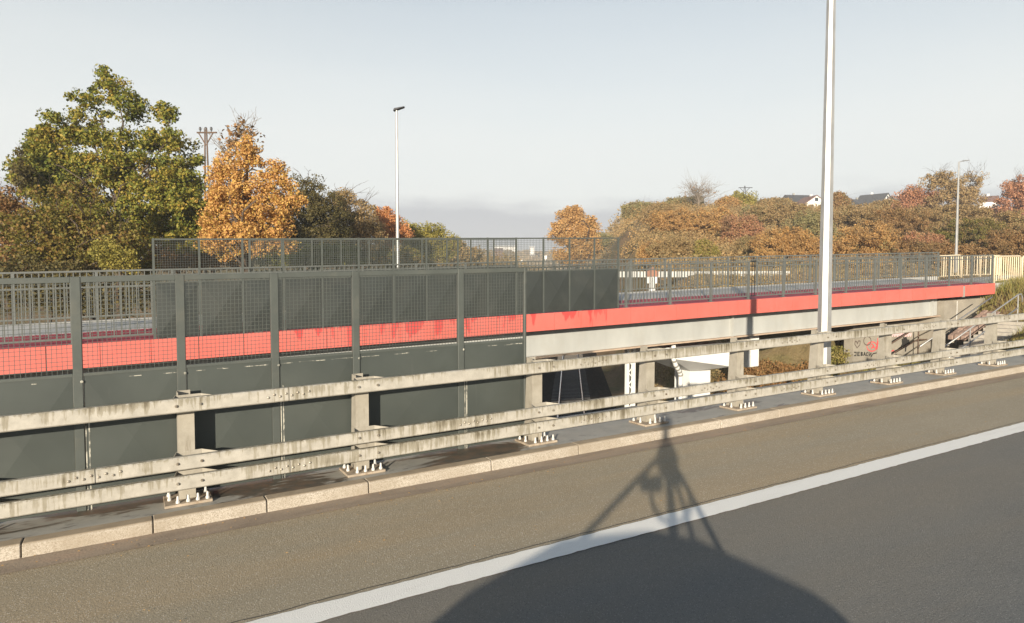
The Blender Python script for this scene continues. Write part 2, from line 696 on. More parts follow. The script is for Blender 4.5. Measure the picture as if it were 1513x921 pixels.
M['wire'] = paint('wire_dark', (0.1, 0.1, 0.1), 0.5, 0.1, 5)
M['ballast'] = paint('ballast', (0.06, 0.05, 0.04), 0.95, 0.5, 5, bump=0.9, bscale=18, spec=0.03)  # near-black base also carries the shade under the bridges
M['sleeper'] = paint('sleeper_concrete', (0.17, 0.155, 0.135), 0.85, 0.25, 4)
M['railtop'] = paint('rail_polished', (0.62, 0.66, 0.72), 0.22, 0.06, 6, metal=0.9)
M['railrust'] = paint('rail_rust', (0.12, 0.06, 0.035), 0.8, 0.3, 6)
M['wall_pale'] = paint('wall_pale', (0.5, 0.5, 0.47), 0.7, 0.2, 2)
M['step'] = paint('stair_concrete', (0.45, 0.42, 0.36), 0.85, 0.2, 3, bump=0.3)
M['stone'] = paint('paving_stone', (0.34, 0.24, 0.19), 0.85, 0.35, 6, bump=0.4, bscale=20)
M['spray_black'] = paint('spray_black', (0.03, 0.028, 0.025), 0.7, 0.2, 8)
M['spray_brown'] = paint('spray_brown', (0.13, 0.1, 0.08), 0.7, 0.2, 8)
M['spray_red'] = paint('spray_red', (0.7, 0.1, 0.1), 0.6, 0.2, 8)
M['spray_pink'] = paint('spray_pink', (0.8, 0.55, 0.55), 0.6, 0.15, 8)
M['render_white'] = paint('render_white', (0.78, 0.76, 0.72), 0.8, 0.08, 1)
M['roof_dark'] = paint('roof_dark', (0.07, 0.07, 0.075), 0.7, 0.2, 3)
M['roof_red'] = paint('roof_red', (0.2, 0.11, 0.085), 0.8, 0.25, 3)
M['glass'] = paint('window_glass', (0.03, 0.035, 0.04), 0.12, 0.1, 2, spec=0.6)
M['cabinet_red'] = paint('cabinet_red', (0.33, 0.15, 0.09), 0.6, 0.2, 4)


def ground_mat():
    t = NT('ground_soil_grass')
    n = t.noise(t.pos(), 0.12, 6, 0.65, 0.3)
    cc = t.ramp(n, [(0.3, (0.24, 0.17, 0.09)), (0.45, (0.33, 0.225, 0.135)), (0.58, (0.2, 0.17, 0.08)), (0.72, (0.36, 0.25, 0.155))])
    n2 = t.noise(t.pos(), 2.2, 6, 0.7)
    cc = t.mix(t.mr(n2, 0.35, 0.7, 0, 0.5), cc, (0.12, 0.09, 0.045))
    t.bump(t.noise(t.pos(), 5, 6, 0.7), 1.0, 0.12)
    return t.fin(cc, 0.95, 0, 0.1)


M['ground'] = ground_mat()


def leaf_mat(name, stops, nscale=0.7, trans=0.27, spread=0.5, world_pos=False):
    """leaf colours: each leaf its own tone, with drifts of one colour through the crown"""
    t = NT(name)
    g = t.n('ShaderNodeNewGeometry')
    tcn = t.n('ShaderNodeTexCoord')
    nn = t.noise(g.outputs['Position'] if world_pos else tcn.outputs['Object'], nscale, 4, 0.6)
    drift = t.mr(nn, 0.28, 0.72)
    f = t.math('ADD', t.math('MULTIPLY', drift, 1 - spread), t.math('MULTIPLY', g.outputs['Random Per Island'], spread))
    cc = t.ramp(f, [(i / (len(stops) - 1), c3(c, 1.25)) for i, c in enumerate(stops)])
    t.fin(cc, 0.6, 0, 0.25)
    tr = t.n('ShaderNodeBsdfTranslucent')
    t.l(cc, tr.inputs['Color'])
    ms = t.n('ShaderNodeMixShader')
    ms.inputs[0].default_value = trans
    t.l(t.b.outputs[0], ms.inputs[1])
    t.l(tr.outputs[0], ms.inputs[2])
    t.l(ms.outputs[0], t.o.inputs['Surface'])
    return t.m


PAL = {
    'maple': [(0.04, 0.065, 0.013), (0.09, 0.115, 0.02), (0.19, 0.19, 0.032), (0.32, 0.245, 0.045), (0.47, 0.28, 0.065)],
    'olive': [(0.05, 0.058, 0.015), (0.1, 0.1, 0.022), (0.18, 0.15, 0.032), (0.19, 0.11, 0.036), (0.3, 0.2, 0.045)],
    'russet': [(0.15, 0.105, 0.045), (0.22, 0.135, 0.055), (0.29, 0.155, 0.065), (0.18, 0.135, 0.055), (0.33, 0.175, 0.09)],
    'orange': [(0.24, 0.22, 0.045), (0.4, 0.29, 0.06), (0.52, 0.31, 0.1), (0.44, 0.23, 0.08), (0.55, 0.37, 0.1), (0.63, 0.4, 0.2)],
    'darkbrown': [(0.045, 0.05, 0.02), (0.075, 0.065, 0.025), (0.10, 0.085, 0.03), (0.12, 0.095, 0.035), (0.17, 0.11, 0.04)],
    'redorange': [(0.36, 0.17, 0.06), (0.45, 0.2, 0.075), (0.52, 0.24, 0.1), (0.42, 0.25, 0.09)],
    'yellowgreen': [(0.15, 0.16, 0.035), (0.22, 0.2, 0.045), (0.29, 0.24, 0.055), (0.34, 0.25, 0.07)],
    'gold': [(0.307, 0.195, 0.077), (0.401, 0.236, 0.088), (0.472, 0.277, 0.1), (0.366, 0.248, 0.106), (0.425, 0.212, 0.094)],
    'scrub': [(0.177, 0.142, 0.071), (0.26, 0.195, 0.088), (0.33, 0.218, 0.1), (0.295, 0.224, 0.106), (0.401, 0.26, 0.118)],
    'greygreen': [(0.165, 0.165, 0.077), (0.224, 0.212, 0.094), (0.283, 0.242, 0.112), (0.33, 0.248, 0.118)],
    'redbush': [(0.283, 0.153, 0.094), (0.354, 0.171, 0.1), (0.413, 0.212, 0.112), (0.307, 0.195, 0.1)],
    'green': [(0.05, 0.075, 0.015), (0.085, 0.11, 0.02), (0.14, 0.145, 0.03), (0.2, 0.17, 0.03)],
    'grass': [(0.12, 0.14, 0.035), (0.19, 0.19, 0.05), (0.27, 0.22, 0.075), (0.33, 0.25, 0.11)],
}
LM = {k: leaf_mat('leaf_' + k, v) for k, v in PAL.items()}
for k_ in ('gold', 'scrub', 'greygreen', 'redbush', 'russet', 'olive', 'yellowgreen'):
    a_, b_ = PAL[k_], PAL['scrub']
    LM['hill_' + k_] = leaf_mat('leaf_hill_' + k_, [b_[0], a_[0], b_[2], a_[1], a_[2], PAL['greygreen'][1], a_[-1]], 0.4, 0.35, 0.4, True)
M['bark'] = paint('bark', (0.085, 0.062, 0.045), 0.9, 0.35, 5, stretch=(1, 1, 0.3))
M['bark_pale'] = paint('bark_pale', (0.23, 0.19, 0.15), 0.9, 0.3, 5, stretch=(1, 1, 0.3))

# ------------------------------------------------------------------ ground
RD = np.array([0.563, 0.827])          # direction of the railway
PXT = np.array([-3000, 300, 560, 700, 800, 840, 870, 900, 930, 965, 1100, 1250, 1400, 1600, 4000])
CRT = np.array([.03, .03, .03, .012, .0, -.01, .008, .048, .084, .098, .096, .093, .09, .08, .05])


def ss(a, b, v):
    q = np.clip((v - a) / (b - a), 0, 1)
    return q * q * (3 - 2 * q)


def hgt(x, y):
    x = np.asarray(x, dtype=float)
    y = np.asarray(y, dtype=float)
    t = RD[1] * x - RD[0] * y
    r, z = camuv(x, y)
    zz = np.maximum(z, 1.0)
    px = np.clip(r / zz * F_PX + CX, -3000, 4000)
    px = np.where(z > 1, px, 300)
    lvl = G * np.clip(x, -80, 80)
    wz_ = np.clip((z - 22) / 16, 0, 1)              # the cutting narrows beyond the footbridge
    rr_ = np.clip((t - (5.5 - 1.5 * wz_)) / (10 - 6 * wz_), 0, 1)
    rl_ = np.clip((-t - (6 - 2 * wz_)) / 9, 0, 1)
    rise = np.maximum(rr_, rl_)
    base = -5.6 + rise * (lvl - 0.45 + 5.6)
    # behind the footbridge the ground climbs into hills on both sides of the cutting
    cr = np.interp(px, PXT, CRT)
    top = CAM_H + cr * np.minimum(zz, 240)
    shelf = np.where(t > 0, 2.75, 0.6)
    k1 = np.clip((zz - 29) / 15, 0, 1)
    k = np.clip((zz - 46) / 60, 0, 1)
    hill = lvl - 0.45 + (shelf - lvl + 0.45) * k1
    hill = hill + (top - hill) * k
    # bank at the end of the footbridge
    bk = ss(31.5, 34.0, x) * ss(9.5, 14.6, y) * (1 - ss(24, 32, y))
    base = base + bk * 1.62
    hill = np.maximum(hill, base)
    out = np.where((z > 29) & (np.abs(t) > 3.4), np.where(rise > 0, base * (1 - rise) + hill * rise, base), base)
    # far valley side
    far = ss(260, 1300, zz) * 62
    out = np.where(z > 200, np.maximum(out, np.minimum(out, 4) * 0 + -5.6 + far + np.where(z > 260, 1.5 * np.sin(x * .013) * np.cos(y * .011), 0)), out)
    # levelled ground in front of the graffiti wall, and the slope the steps lie on
    lv_ = np.where(y < 14.7, np.where(x > 26, -2.0 + (x - 26) * 0.328 + G * x, -1.3), -1.3 + np.maximum(x - 29.5, 0) * 0.4)
    mk = ss(20, 22, x) * (1 - ss(31.8, 32.6, x)) * ss(11.0, 13.0, y) * (1 - ss(17.0, 17.6, y))
    out = np.where(mk > 0, np.minimum(out, out * (1 - mk) + lv_ * mk), out)
    out = out + 0.12 * np.sin(x * 0.7 + 1.3) * np.sin(y * 0.53) * rise * (1 - mk)
    return out


def h1(x, y):
    return float(hgt(np.array([x]), np.array([y]))[0])


g = np.linspace(-1, 1, 261)
gx = np.sinh(g * 6.4) / math.sinh(6.4) * 3200
X, Y = np.meshgrid(gx + 12, gx + 20, indexing='ij')
Z = hgt(X, Y)
n = len(g)
idx = np.arange(n * n).reshape(n, n)
Q = np.stack([idx[:-1, :-1].ravel(), idx[1:, :-1].ravel(), idx[1:, 1:].ravel(), idx[:-1, 1:].ravel()], 1)
o = bpy.data.objects.new('ground', np_mesh('ground', np.stack([X.ravel(), Y.ravel(), Z.ravel()], 1), Q, M['ground'], True))
col.objects.link(o)
tag(o, kind='structure')

# ------------------------------------------------------------------ the road we stand on
X0, X1 = -90.0, 110.0
K0 = 7.14                                # foot of the kerb


def sheet(name, y0, y1, h, mat, xs=None, parent=None):
    b = MB()
    xs = xs or np.linspace(X0, X1, 41)
    for a, c in zip(xs[:-1], xs[1:]):
        b.quad((a, y0, h), (c, y0, h), (c, y1, h), (a, y1, h))
    return b.build(name, mat, parent, G)


road = sheet('road', -9.0, 4.85, 0.0, M['lane'])
tag(road, kind='structure')
b = MB()
lr = random.Random(2)
xs = [X0, -8.0] + [-8 + 0.07 * i for i in range(1, 430)] + [40.0, X1]
e0, e1 = 4.66, 4.92
prev = (e0, e1)
for a, c in zip(xs[:-1], xs[1:]):
    nxt = (e0 + lr.gauss(0, .0035), e1 + lr.gauss(0, .0035))
    b.quad((a, prev[0], .008), (c, nxt[0], .008), (c, nxt[1], .008), (a, prev[1], .008))
    prev = nxt
b.build('edge_line', M['line'], road, G)
# tar seam where lane and shoulder were laid against each other
b = MB()
prev = 4.962
for a, c in zip(xs[:-1], xs[1:]):
    q = prev * 0.8 + 4.962 * 0.2 + lr.gauss(0, .004)
    b.quad((a, prev, .0062), (c, q, .0062), (c, q + .012, .0062), (a, prev + .012, .0062))
    prev = q
M['tar'] = paint('tar_seam', (0.1, 0.09, 0.075), 0.7, 0.3, 8)
b.build('tar_seam', M['tar'], road, G)
sh = sheet('hard_shoulder', 4.79, 6.86, 0.004, M['shoulder'])
tag(sh, kind='structure')
gt = sheet('gutter', 6.83, K0 + 0.03, 0.009, M['gutter'])
tag(gt, kind='structure')

kerb = tag(empty('kerb', (0, 0, 0)), kind='structure')
prof = [(0, -0.12), (0.2, -0.12), (0.2, 0.128), (0.045, 0.13), (0.028, 0.124), (0.02, 0.105)]
prng = random.Random(3)
kpx = [18, 218, 390, 543, 727]
ks = [S(p, K0) for p in kpx]
step_k = 1.02
left = [ks[0] - step_k * i for i in range(12, 0, -1)]
right = [ks[-1] + 1.28 * i for i in range(1, 34)]
joints = left + ks + right
kmesh = {}
for a, c in zip(joints[:-1], joints[1:]):
    L = round(c - a, 2)
    if L not in kmesh:
        b = MB()
        b.prism_x(prof, 0.006, c - a - 0.006)
        kmesh[L] = b.mesh('kerb_stone', M['granite'], G, bevel=0.006)
    inst('kerb_stone', kmesh[L], kerb, (a, K0 + prng.uniform(-.004, .004), G * a + prng.uniform(-.003, .003)))
b = MB()
b.box(X0, X1, K0 + 0.06, K0 + 0.19, -0.12, 0.1)
b.build('joint_mortar', M['gutter'], kerb, G)

DECK_E = 8.75
wk = MB()
wk.box(X0, 22.5, K0 + 0.2, DECK_E, -0.35, 0.122)
wk.box(22.5, X1, K0 + 0.2, DECK_E, -0.35, 0.122)
tag(wk.build('walkway', M['walkway'], None, G), kind='structure')
b = MB()
b.box(-16, 24.5, -9.2, 8.6, -2.3, -0.36)  # box deepened below the road so that it shades the track
tag(b.build('bridge_deck', M['concrete_dark'], None, G), kind='structure')
# far parapet of the road bridge, behind the camera
b = MB()
b.box(X0, X1, -9.6, -9.02, -0.3, 0.16)
tag(b.build('far_walkway', M['concrete_dark'], None, G), kind='structure')

# ------------------------------------------------------------------ guardrail
GD = 7.42                                  # front face of the rails
HB = 0.122
post_px = [275, 537, 797, 965, 1098, 1217, 1318, 1398, 1475]
posts = [S(p - 4, 7.64) for p in post_px]
posts = [posts[0] - 1.95 * i for i in range(5, 0, -1)] + posts + [posts[-1] + 2.0 * i for i in range(1, 12)]
guard = thing('guardrail', 'weathered steel guardrail of three box rails along the road kerb', 'guardrail', (0, 0, 0))
RAILS = [(0.955, 1.098), (0.377, 0.51), (0.177, 0.314)]
splice0 = [1.45, -0.33, 1.45]
for (z0, z1), s0 in zip(RAILS, splice0):
    H = z1 - z0
    b = MB()
    b.prism_x([(0, 0.012), (0.012, 0), (0.068, 0), (0.08, 0.012), (0.08, H - .012), (0.068, H), (0.012, H), (0, H - .012)], 0.004, 3.996)
    me = b.mesh('rail', M['rail'], G)
    sb = MB()
    for rr, yy in ((0.014, 0.0), (0.013, -0.007), (0.006, -0.011)):
        for q in range(6):
            an = q * math.pi / 3
            sb.v.append((rr * math.cos(an), yy, rr * math.sin(an)))
    for lv in range(2):
        for q in range(6):
            sb.f.append((lv * 6 + q, lv * 6 + (q + 1) % 6, lv * 6 + 6 + (q + 1) % 6, lv * 6 + 6 + q))
    sb.f.append(tuple(12 + q for q in range(6)))
    sbm = sb.mesh('splice_bolt', M['bolt'])
    for k in range(-3, 10):
        x = s0 + 4.0 * k
        r_ = inst('rail', me, guard, (x, GD, G * x + HB + z0))
        if -6 < x < 20:
            for q in range(8):
                cx = -0.21 + 0.06 * q
                inst('splice_bolt', sbm, r_, (cx, 0, H * 0.5 + G * cx + (0.012 if q % 2 else -0.012)))

b = MB()
# tapered channel post: flange to the road, web on its left side, rear flange
b.box(0, 0.155, 0, 0.010, 0.0, 1.07)
b.hexa([(0, 0.010, 0), (0.010, 0.010, 0), (0.010, 0.20, 0), (0, 0.20, 0)],
       [(0, 0.010, 1.10), (0.010, 0.010, 1.10), (0.010, 0.13, 1.10), (0, 0.13, 1.10)])
b.hexa([(0.0, 0.2, 0), (0.13, 0.2, 0), (0.13, 0.21, 0), (0.0, 0.21, 0)],
       [(0.0, 0.13, 1.10), (0.13, 0.13, 1.10), (0.13, 0.14, 1.10), (0.0, 0.14, 1.10)])
post_me = b.mesh('post', M['post'], G)
b = MB()
b.box(-0.14, 0.30, -0.16, 0.225, 0.0, 0.028)
plate_me = b.mesh('base_plate', M['plate'], G, bevel=0.004)
b = MB()
b.lathe([(0.019, 0.0), (0.019, 0.024), (0.013, 0.028), (0.011, 0.068), (0.006, 0.074)], 8)
caps_me = b.mesh('bolt_cap', M['bolt_cap'])
CAPS = ((-0.09, 0.02), (-0.02, -0.115), (0.075, -0.115), (0.165, -0.115), (0.255, -0.115), (0.255, 0.10), (-0.09, 0.17))
# spacer bracket of folded plate between post and rail
b = MB()
t_ = 0.006
b.hexa([(-0.05, -0.115, 0.045), (0.37, -0.115, 0.045), (0.22, 0.0, 0.045), (-0.02, 0.0, 0.045)],
       [(-0.05, -0.115, 0.045 + t_), (0.37, -0.115, 0.045 + t_), (0.22, 0.0, 0.045 + t_), (-0.02, 0.0, 0.045 + t_)])
b.hexa([(-0.05, -0.115, 0.0), (-0.044, -0.115, 0.0), (-0.014, 0.0, 0.0), (-0.02, 0.0, 0.0)],
       [(-0.05, -0.115, 0.13), (-0.044, -0.115, 0.13), (-0.014, 0.0, 0.15), (-0.02, 0.0, 0.15)])
b.hexa([(0.21, 0.0, 0.0), (0.36, -0.115, 0.0), (0.366, -0.115, 0.0), (0.22, 0.0, 0.0)][::-1],
       [(0.21, 0.0, 0.15), (0.36, -0.115, 0.13), (0.366, -0.115, 0.13), (0.22, 0.0, 0.15)][::-1])
b.box(-0.02, 0.22, -0.007, -0.001, 0.0, 0.15)
brk_me = b.mesh('spacer_bracket', M['post'], G)
b = MB()
b.tube([(0, -0.01, 0), (0, 0.004, 0)], 0.015, 8)
b.tube([(0, -0.02, 0), (0, -0.008, 0)], 0.009, 6)
rb_me = b.mesh('rail_bolt', M['bolt'])
for s in posts:
    pr = inst('post', post_me, guard, (s - 0.08, GD + 0.20, G * s + HB + 0.028))
    pl = inst('base_plate', plate_me, pr, (0, 0, -0.028))
    for bx_, by_ in CAPS:
        inst('bolt_cap', caps_me, pr, (bx_, by_, G * bx_))
    for (z0, z1) in RAILS:
        inst('spacer_bracket', brk_me, pr, (0, 0, z0 - 0.028 - 0.003))
        if s < 22:
            for cx in (-0.02, 0.2):
                inst('rail_bolt', rb_me, pr, (cx, -0.202, z0 + 0.042 + G * cx))

# ------------------------------------------------------------------ protective fence on our bridge
FD = 7.90
fpx = [112, 266, 405, 525, 680, 775]
fs = [S(p, FD) for p in fpx]
fs = [fs[0] - 0.93 * i for i in range(6, 0, -1)] + fs
fence = thing('protective_fence', 'grey steel fence with wire mesh above solid panels behind the guardrail', 'fence')
SOL, FT = 1.345, 2.33


def post_fence(w, d, h):
    b = MB()
    b.box(-w / 2, w / 2, -d / 2, d / 2, 0, h)
    return b.mesh('fence_post', M['fence'], bevel=0.006)


pm = post_fence(0.085, 0.06, FT)
pme = post_fence(0.035, 0.05, FT)
for i, s in enumerate(fs):
    last = i == len(fs) - 1
    p_ = inst('fence_post', pme if last else pm, fence, (s, FD, G * s + HB))
    b = MB()
    b.lathe([(0.014, 0), (0.014, 0.006), (0.006, 0.010)], 6)
    if not last:
        c_ = b.build('fixing_screw', M['lime'], p_, loc=(0.03, -0.031, SOL - 0.05))
        c_.rotation_euler = (R(90), 0, 0)
frng = random.Random(11)
for i in range(len(fs) - 1):
    a, c = fs[i], fs[i + 1]
    wl_ = c - a
    org = (a, FD, G * a + HB)
    x0, x1 = 0.045, wl_ - (0.045 if i < len(fs) - 2 else 0.018)
    # cross-broken sheet: four shallow facets
    b = MB()
    mx, mz = (x0 + x1) / 2, (0.02 + SOL) / 2
    cor = [(x0, -0.012, 0.02), (x1, -0.012, 0.02), (x1, -0.012, SOL), (x0, -0.012, SOL)]
    mid = (mx, -0.012 - 0.02, mz)
    back = [(x, 0.004, z) for x, _, z in cor]
    bi = len(b.v)
    b.v += cor + [mid] + back
    for k in range(4):
        b.f.append((bi + k, bi + (k + 1) % 4, bi + 4))
        b.f.append((bi + (k + 1) % 4, bi + k, bi + 5 + k, bi + 5 + (k + 1) % 4))
    b.f.append((bi + 8, bi + 7, bi + 6, bi + 5))
    b.build('solid_panel', M['panel'], fence, G, org)
    # folded capping and the weld seam along the top of the sheet
    b = MB()
    b.box(x0, x1, -0.022, 0.012, SOL + 0.001, SOL + 0.03)
    b.build('panel_rail', M['fence'], fence, G, org)
    b = MB()
    k = x0 + 0.02
    while k < x1 - 0.05:
        w = frng.uniform(0.03, 0.16)
        if frng.random() < 0.55:
            zc = SOL - frng.uniform(0.036, 0.044)
            b.box(k, min(k + w, x1), -0.0165, -0.010, zc, zc + frng.uniform(0.002, 0.009))
        k += w
    tag(b.build('weld_seams', M['lime'], fence, G, org), kind='stuff')
    # top bar
    b = MB()
    b.box(x0 - .003, x1 + .003, -0.024, 0.024, FT - 0.06, FT - 0.001)
    b.build('top_bar', M['fence'], fence, G, org, bevel=0.004)
    # welded wire mesh
    b = MB()
    nz_ = int((FT - 0.06 - SOL - 0.03) / 0.042)
    for k in range(1, nz_ + 1):
        zc = SOL + 0.03 + k * 0.042
        b.box(x0, x1, -0.0022, 0.0022, zc - .0022, zc + .0022)
    nx_ = int((x1 - x0) / 0.042)
    for k in range(1, nx_ + 1):
        xc = x0 + k * (x1 - x0) / (nx_ + 1)
        b.box(xc - .0022, xc + .0022, 0.0024, 0.0066, SOL + 0.03, FT - 0.06)
    b.build('wire_mesh', M['fence'], fence, G, org)
    # lime runs down beside the posts
    if i > 4:
        b = MB()
        for xx in (0.047, 0.075):
            b.box(xx, xx + 0.012, -0.0165, -0.0125, 0.0, SOL * frng.uniform(0.5, 0.8))
        b.build('lime_run', M['lime'], fence, G, org)

# ------------------------------------------------------------------ footbridge
G2 = G + 0.006
FB0 = 1.19
FY0, FY1 = 15.6, 20.4                     # front fascia and rear edge
fb = thing('footbridge', 'footbridge with coral red fascia over white steel girder', 'bridge', (0, 0, FB0))
SA, SG, SE = -5.0, S(1425, FY0), S(1470, FY0)
b = MB()
xs_ = np.linspace(SA, SE, 30)
for a, c in zip(xs_[:-1], xs_[1:]):
    b.hexa([(a, FY0 + .06, -.3), (c, FY0 + .06, -.3), (c, 17.65, -.3), (a, 17.65, -.3)],
           [(a, FY0 + .06, -.004), (c, FY0 + .06, -.004), (c, 17.65, .10), (a, 17.65, .10)])
b.build('red_edge_strip', M['deck_red'], fb, G2)
b = MB()
for a, c in zip(xs_[:-1], xs_[1:]):
    b.hexa([(a, 17.652, -0.3), (c, 17.652, -0.3), (c, 19.9, -0.2), (a, 19.9, -0.2)],
           [(a, 17.652, 0.104), (c, 17.652, 0.104), (c, 19.9, 0.22), (a, 19.9, 0.22)])
b.build('deck', M['deck_grey'], fb, G2)
b = MB()
b.box(SA, SE + 3.4, 19.902, FY1, -0.3, 0.228)
b.build('rear_edge_beam', M['deck_grey'], fb, G2)
pan = []
x = SA
while x < SG - 0.12:
    pan.append((x, min(x + 0.89, SG - 0.1)))
    x += 0.89
pan += [(SG + 0.1, (SG + SE) / 2), ((SG + SE) / 2, SE)]
pms = {}
for a, c in pan:
    L = round(c - a, 3)
    if L not in pms:
        b = MB()
        b.prism_x([(0, -0.47), (0.055, -0.47), (0.055, -0.002), (0.012, 0.0), (0, -0.012)], 0.005, c - a - 0.005)
        pms[L] = b.mesh('fascia_panel', M['fascia'], G2)
    inst('fascia_panel', pms[L], fb, (a, FY0, G2 * a))
b = MB()
b.box(SG - 0.1, SG + 0.1, FY0 + 0.03, FY0 + 0.058, -0.5, -0.03)
b.build('expansion_joint', M['concrete_dark'], fb, G2)
b = MB()
b.box(SA, SE, FY0 + 0.056, FY0 + 0.7, -0.47, -0.305)
b.build('deck_soffit', M['concrete_dark'], fb, G2)
GE = S(1385, 16.2)
b = MB()
b.box(SA, GE, 16.2, 16.23, -1.24, -0.3)
b.build('girder_web', M['girder'], fb, G2)
b = MB()
b.box(SA, GE, 16.05, 16.4, -1.285, -1.242)
b.build('girder_flange', M['flange'], fb, G2)
b = MB()
b.box(0, 0.02, 16.06, 16.2, -1.24, -0.31)
stm = b.mesh('girder_stiffener', M['girder'], G2)
for p in (1083, 1378):
    s = S(p, 16.1)
    inst('girder_stiffener', stm, fb, (s, 0, G2 * s))
b = MB()
b.box(SA, GE, 19.5, 19.53, -1.24, -0.2)
b.box(SA, GE, 19.35, 19.68, -1.285, -1.242)
b.build('rear_girder', M['girder'], fb, G2)

# pier under the footbridge
pier = empty('pier', (0, 0, -FB0), parent=fb)
pc = (16.75, 17.1)
b = MB()
b.box(16.85, 17.82, 17.3, 18.1, -6.0, -0.74)
b.build('column', M['white'], pier, bevel=0.02)
lo = [(16.83, 17.28, -0.73), (17.84, 17.28, -0.73), (17.84, 18.12, -0.73), (16.83, 18.12, -0.73)]
hi = [(15.2, 16.45, -0.12), (17.95, 16.45, -0.55), (17.95, 18.4, -0.55), (15.2, 18.4, -0.12)]
b = MB()
b.hexa(lo, hi)
b.hexa([(x, y, z + 0.001) for x, y, z in hi], [(x, y, 0.22) for x, y, z in hi])
b.build('pier_cap', M['white'], pier)
b = MB()
dp = [wq(996, 500, 16.38), wq(996, 530, 16.38), wq(999, 539, 16.42), wq(1005, 549, 16.55), wq(1007, 555, 16.58), wq(1007, 562, 16.6), wq(1007, 640, 16.6)]
b.tube(dp, 0.075, 10)
b.build('drain_pipe', M['white'], pier, smooth=True)
for q0, q1, qt in ((dp[1], dp[2], 0.4), (dp[2], dp[3], 0.15), (dp[2], dp[3], 0.6), (dp[3], dp[4], 0.1), (dp[3], dp[4], 0.9)):
    a = Vector(q0).lerp(Vector(q1), qt)
    d_ = (Vector(q1) - Vector(q0)).normalized() * 0.035
    b = MB()
    b.tube([a - d_, a + d_], 0.084, 10)
    b.build('pipe_collar', M['concrete_dark'], pier)
# white box hanging below the girder
bx = S(1109, 16.9)
b = MB()
b.box(bx - 0.26, bx + 0.26, 16.7, 17.1, -2.5, -1.29)
b.build('drain_box', M['white'], fb, G2, bevel=0.02)
# lattice support
lt = S(932, 17.6)
lat = thing('lattice_column', 'slim white lattice steel column under the footbridge', 'column', (lt, 17.6, -5.55))
for dx in (-0.13, 0.13):
    b = MB()
    b.box(dx - 0.055, dx + 0.055, -0.05, 0.05, 0, 5.7)
    b.build('chord', M['white'], lat)
b = MB()
for k in range(14):
    z0 = 0.1 + k * 0.4
    b.tube([(-0.09, -0.03, z0), (0.09, -0.03, z0 + 0.2)], 0.018, 5)
    b.tube([(0.09, -0.03, z0 + 0.2), (-0.09, -0.03, z0 + 0.4)], 0.018, 5)
b.build('lacing', M['white'], lat)

# railings of the footbridge -------------------------------------------------
def railing(name, label, y, s0, s1, first, pitch, h0, step, grp):
    rt = thing(name, label, 'railing', (0, y, FB0 + h0), group=grp)
    b = MB()
    nseg = 1
    b.box(s0, s1, -0.03, 0.03, 1.225, 1.27)
    b.build('top_rail', M['rail_dark'], rt, G2)
    b = MB()
    b.box(s0, s1, -0.016, 0.016, 1.085, 1.12)
    b.build('middle_rail', M['rail_dark'], rt, G2)
    b = MB()
    b.box(s0, s1, -0.016, 0.016, 0.09, 0.125)
    b.build('bottom_rail', M['rail_dark'], rt, G2)
    b = MB()
    b.box(-0.035, 0.035, -0.028, 0.028, 0.0, 1.224)
    b.box(-0.08, 0.08, -0.07, 0.07, -0.03, 0.014)
    pm_ = b.mesh('railing_post', M['rail_dark'])
    s = first
    while s > s0:
        s -= pitch
    s += pitch
    ps = []
    while s < s1 + 0.01:
        inst('railing_post', pm_, rt, (s, 0, G2 * s))
        ps.append(s)
        s += pitch
    b = MB()
    b.box(-0.011, 0.011, -0.008, 0.008, 0.10, 1.24)
    bm_ = b.mesh('baluster', M['rail_dark'])
    s = s0 + 0.06
    while s < s1:
        if all(abs(s - q) > 0.05 for q in ps):
            inst('baluster', bm_, rt, (s, 0, G2 * s))
        s += step
    return rt


FR_END = S(1465, 15.75)
railing('footbridge_railing', 'grey railing with vertical bars along near edge of the footbridge', 15.75, -4.2, FR_END + 0.03,
        S(925, 15.75), (FR_END - S(925, 15.75)) / 12, 0.0, 0.137, 'footbridge railings')
RR_END = S(1385, 20.1)
railing('footbridge_railing', 'grey railing with vertical bars along far edge of the footbridge', 20.1, -3.0, RR_END,
        RR_END, 1.72, 0.23, 0.142, 'footbridge railings')


